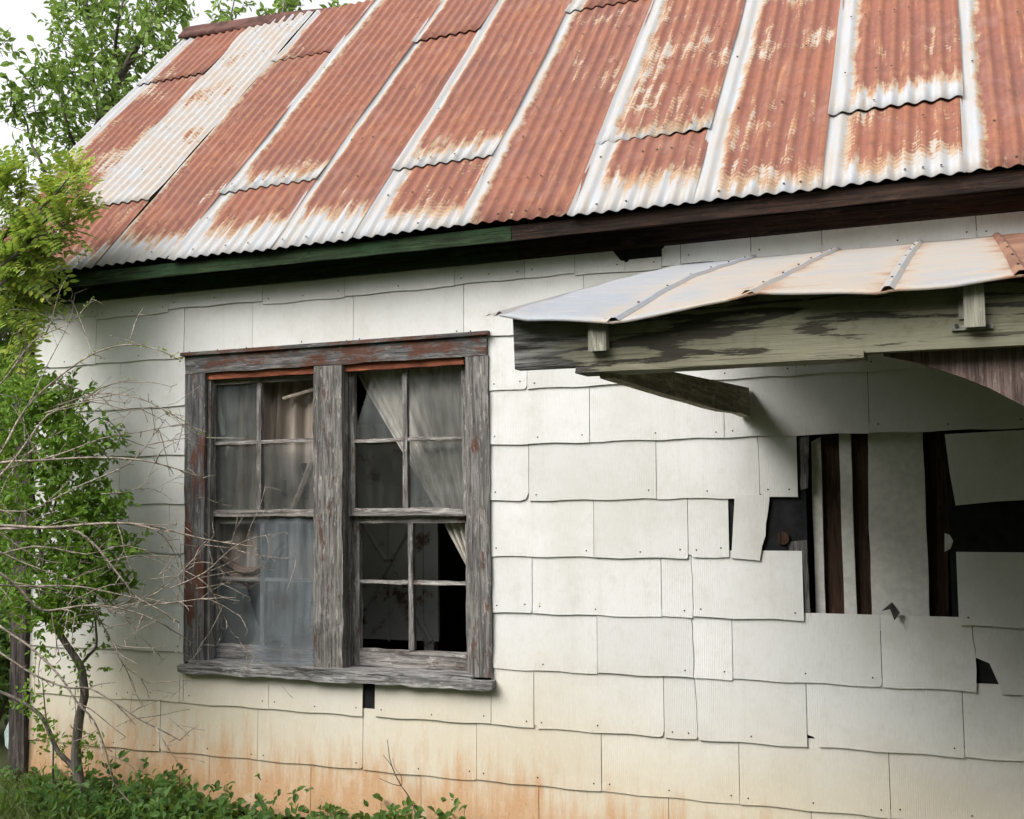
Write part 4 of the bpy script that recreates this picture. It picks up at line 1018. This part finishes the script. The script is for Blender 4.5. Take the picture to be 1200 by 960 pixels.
# bare thorny bush reaching across the wall
bush = empty('thorny_bush', (-2.35, -.85, gz(-2.35, -.85)), 'bare pale thorny bush arching across the wall to the window', 'bush')
R = random.Random(12)
main = [([(-40, 560), (0, 543), (41, 540), (108, 538), (168, 540), (210, 550), (238, 560)], .0075), ([(-25, 570), (5, 526), (30, 480), (62, 448), (108, 415), (152, 404), (184, 408), (211, 421)], .0065),
        ([(-10, 570), (16, 537), (54, 488), (89, 475), (119, 456), (154, 446)], .006), ([(-40, 570), (0, 553), (68, 534), (122, 515), (163, 506), (211, 496)], .0055),
        ([(60, 480), (114, 461), (163, 467), (195, 480), (217, 496), (244, 513)], .004), ([(54, 485), (103, 472), (152, 480), (190, 478), (225, 505)], .0035),
        ([(-40, 622), (0, 618), (54, 618), (119, 612), (173, 616), (206, 624), (244, 634), (300, 640)], .009), ([(119, 612), (152, 613), (184, 624), (200, 640), (208, 660), (214, 685)], .005),
        ([(-40, 616), (0, 619), (76, 619), (108, 638), (127, 660), (146, 684), (160, 700), (190, 716), (211, 730)], .0085), ([(-40, 630), (0, 646), (33, 660), (81, 681), (114, 700), (135, 712)], .006),
        ([(-40, 650), (0, 673), (22, 689), (41, 711), (62, 714), (98, 708), (135, 711), (168, 719), (195, 735)], .0085), ([(0, 685), (27, 689), (87, 689), (135, 695), (173, 708), (200, 724)], .006),
        ([(90, 700), (106, 708), (119, 730), (135, 757), (146, 779), (173, 802)], .0045), ([(-40, 700), (0, 733), (35, 760), (68, 792), (92, 822), (108, 844), (121, 875), (131, 903), (138, 922), (170, 957)], .0075),
        ([(-40, 745), (0, 765), (41, 790), (81, 806), (106, 807), (135, 822), (163, 841), (190, 857), (212, 869)], .0065), ([(173, 700), (190, 690), (214, 668), (235, 645), (252, 627)], .003),
        ([(200, 690), (238, 670), (271, 643), (300, 630), (335, 622)], .0032), ([(214, 668), (244, 684), (260, 719), (272, 738), (284, 757)], .003), ([(170, 708), (211, 704), (247, 704), (287, 725)], .0032), ([(238, 640), (271, 643), (300, 651), (345, 657)], .003),
        ([(-40, 500), (10, 440), (40, 400), (80, 380), (110, 350)], .005), ([(-20, 640), (10, 560), (45, 520), (80, 500), (130, 470)], .004), ([(-30, 660), (40, 640), (100, 650), (150, 640), (200, 660), (230, 690)], .005), ([(60, 690), (100, 690), (140, 720), (165, 745), (185, 765)], .004),
        ([(30, 480), (60, 420), (80, 380), (88, 345)], .003), ([(108, 415), (95, 380), (85, 350)], .002), ([(-30, 600), (20, 640), (60, 660), (110, 660), (150, 690)], .005), ([(127, 660), (160, 650), (200, 665), (215, 700)], .003), ([(-30, 590), (30, 600), (90, 570), (150, 545), (180, 510), (195, 490)], .005), ([(120, 580), (150, 577), (168, 565), (185, 535)], .003)]
def sidetwigs(mb, o, r, lev):
    for a, c in zip(o[2:], o[1:-1]):
        if R.random() < (.85 if lev == 0 else .5):
            d0 = (a-c).normalized(); d = (d0*.55+rv(R)*.9).normalized(); ln = R.uniform(.02, .07) if R.random() < .62 else R.uniform(.10, .30)
            if lev: ln *= .6
            pts = [a]; dd = d
            for _ in range(4): dd = (dd+rv(R)*.16+Vector((0, 0, -.05))).normalized(); pts.append(pts[-1]+dd*ln/4)
            mb.tube(pts, min(.0030, r*.6), .0012, 4)
            if ln > .09 and lev < 2: sidetwigs(mb, pts+[pts[-1]], r*.5, lev+1)
bud = MB()
for k, (pts, r) in enumerate(main):
    mb = MB(); y0 = -.85+R.uniform(-.12, .12); y1 = -.38+R.uniform(-.12, .12)
    if pts[0][0] > 50: y0 = (y0+y1)/2
    P = poly(pts, y0, y1); P = [p+rv(R)*.008 for p in P]; o = rtube(mb, P, r, max(.0014, r*.32), 5); sidetwigs(mb, o, r, 0); mb.build('branch', M['twig'], bush, True)
    if k in (1, 2, 4, 20):
        for p in o[6:]:
            for q in range(R.randint(0, 5)): bud.leaf(p+rv(R)*.012, (rv(R)+Vector((0, 0, .6))).normalized(), rv(R), .022*R.uniform(.5, 1.2), .010, .2)
base = Vector((-2.35, -.85, gz(-2.35, -.85)-.03))
for k in range(5):
    mb = MB(); t_ = W(-40, 560+k*45, -.85); mid = (base+t_)/2+Vector((-.12+.02*k, R.uniform(-.05, .05), .05)); rtube(mb, [base+rv(R)*.04, mid, t_], .014, .009, 6); mb.build('stem', M['twig'], bush, True)
bud.build('young_leaves', M['leaf_bright'], bush)
# drooping dark leaf sprig in front of the wall
R = random.Random(4); sp_ = MB(); pts = poly([(95, 505), (115, 490), (135, 500), (148, 525)], -.40); rtube(sp_, pts, .004, .0015, 4)
spr = empty('leaf_sprig', tuple(pts[0]), 'drooping dark leaved sprig caught among the thorny branches', 'plant'); sp_.build('stem', M['bark_dark'], spr)
lf = MB()
for (px, py) in [(118, 492), (124, 498), (130, 500), (136, 508), (141, 515), (147, 528), (150, 535), (128, 512), (134, 522), (136, 535), (120, 508), (140, 500), (88, 500), (95, 494), (80, 492)]:
    for q in range(4): lf.leaf(W(px+R.uniform(-4, 4), py+R.uniform(-4, 4), -.40), (rv(R)+Vector((.2, 0, -.7))).normalized(), (Vector((0, -1, .3))+rv(R)*.6).normalized(), .036*R.uniform(.7, 1.2), .015, .2, True)
lf.build('leaves', M['leaf_dark'], spr)

# ground cover along the foot of the wall, grass at the corner
R = random.Random(31); gc = MB()
def prof_top(px):     # height of the plants' tops along the wall, from the photograph
    T = [(0, 915), (60, 905), (100, 900), (140, 908), (175, 900), (188, 896), (215, 912), (232, 925), (270, 928), (300, 925), (335, 930), (350, 938), (380, 940), (430, 945), (470, 940), (500, 945), (540, 957), (620, 975)]
    for (a, b), (c, d) in zip(T, T[1:]):
        if px <= c: return b+(d-b)*(px-a)/(c-a)
    return 980
for _ in range(1900):
    px = R.uniform(-20, 545); Y = R.uniform(-.62, -.05); x = XZ(px, .05, Y); g0 = gz(x, Y)
    ht = max(.03, W(px, prof_top(px), -.25).z - g0)*R.uniform(.1, 1.)*(1.2 if R.random() < .12 else .72)
    if R.random() > .30+ht*6 or (px > 330 and R.random() < .45 and int(px/37) % 2): continue
    p = Vector((x, Y, g0+ht)); k = R.uniform(.6, 1.25)
    if R.random() < .25: gc.tube([(x+R.uniform(-.02, .02), Y, g0-.01), p], .0016, .0012, 3)
    for q in range(3):
        gc.leaf(p+rv(R)*.012, (rv(R)+Vector((0, -.2, .15))).normalized(), (Vector((0, -.5, .8))+rv(R)*.5).normalized(), .050*k, .029*k, .16, True)
tag(gc.build('ground_cover', M['leaf_dark']), 'glossy dark green ground cover along the foot of the wall', 'ground cover', kind='stuff')
gr = MB()
for _ in range(6500):
    px = R.uniform(-60, 330); Y = R.uniform(-1.3, -.1); 
    if R.random() < (px-60)/300: continue
    x = XZ(px, 0., Y); z = gz(x, Y); h = R.uniform(.06, .22)*(1 if px < 110 else .6); d = Vector((R.uniform(-.7, .7), R.uniform(-.5, .5), 1)).normalized(); s_ = d.orthogonal().normalized()*.0036
    m_ = Vector((x, Y, z))+d*h*.55; t_ = m_+(d+Vector((R.uniform(-.8, .8), R.uniform(-.5, .5), -.2)))*h*.45; b_ = Vector((x, Y, z-.01))
    gr.add([b_-s_, b_+s_, m_+s_*.8, m_-s_*.8, t_], [(0, 1, 2, 3), (3, 2, 4)])
for _ in range(9000):
    x = R.uniform(-7, 5); Y = -R.random()**.7*5-.2; z = gz(x, Y); h = R.uniform(.04, .10); d = Vector((R.uniform(-.6, .6), R.uniform(-.6, .6), 1)).normalized(); s_ = d.orthogonal().normalized()*.004; b_ = Vector((x, Y, z-.01))
    gr.add([b_-s_, b_+s_, b_+d*h], [(0, 1, 2)])
tag(gr.build('grass', M['grass']), 'rough grass with dry blades by the house corner', 'grass', kind='stuff')
# little bare twig plant below the window
tp = empty('dead_twig', tuple(W(487, 955, -.12)), 'small dead branching twig standing before the stained wall below the window', 'twig')
for pts, r in (([(492, 968), (484, 945), (478, 932), (470, 921)], .0045), ([(470, 921), (462, 905), (457, 890), (454, 867)], .003), ([(466, 914), (459, 898), (449, 885)], .0025), ([(470, 921), (460, 919), (444, 912)], .0025), ([(471, 920), (470, 910), (463, 900), (460, 888)], .0018), ([(481, 955), (478, 945), (481, 938)], .0018)):
    mb = MB(); rtube(mb, poly(pts, -.12), r, r*.5, 5); mb.build('branch', M['bark_dark'], tp, True)
# shred of pale plastic hanging behind the corner board
bgp = [W(x, y, .25) for x, y in ((10, 846), (16, 850), (17, 868), (11, 880), (6, 874), (5, 858))]
tag(MB().prism(bgp, (.0, .03, 0)).build('plastic_shred', M['bag']), 'pale plastic shred hanging in the shrubs behind the corner board', 'plastic')

# trees round the yard, behind the viewer (they shade the low sky and show in the window glass)
R = random.Random(90)
yt = empty('yard_tree', (0, 0, 0), 'broad leafy tree at the edge of the yard across from the house', 'tree', 'trees round the yard')
tb = MB().tube([(0, 0, -.2), (.1, -.1, 2), (-.1, .1, 4.5), (0, 0, 7)], .22, .08, 8)
lf = MB()
for k in range(34):
    v = rv(R)*R.random()**.4; c = (v.x*2.7, v.y*2.4, 4.4+v.z*4.0); blob(R, lf, c, (1.2, 1.2, 1.0), 210, .36, .22)
    tb.tube([(0, 0, 2.5+R.random()*3), (c[0]/2, c[1]/2, c[2]-.4), c], .06, .02, 5)
tb.build('trunk', M['bark'], yt, True); lf.build('crown', M['leaf_tree'], yt)
yt.location = (-9, -13, -.1)
for i, (x, y, s) in enumerate(((-4.6, -15.5, 1.05), (-.2, -14.5, .95), (4.2, -15.5, 1.1), (8.8, -13, 1.), (-13, -9.5, 1.0), (-14.5, -5.5, 1.), (-14, -1.2, .95), (-6.5, -18, 1.2), (-2.2, -19, 1.15), (2, -19, 1.2), (-11, -16, 1.2), (7, -18, 1.2))):
    c = copy_tree(yt); c.location = (x, y, -.1); c.scale = (s, s, s); c.rotation_euler = (0, 0, 1.3*i)
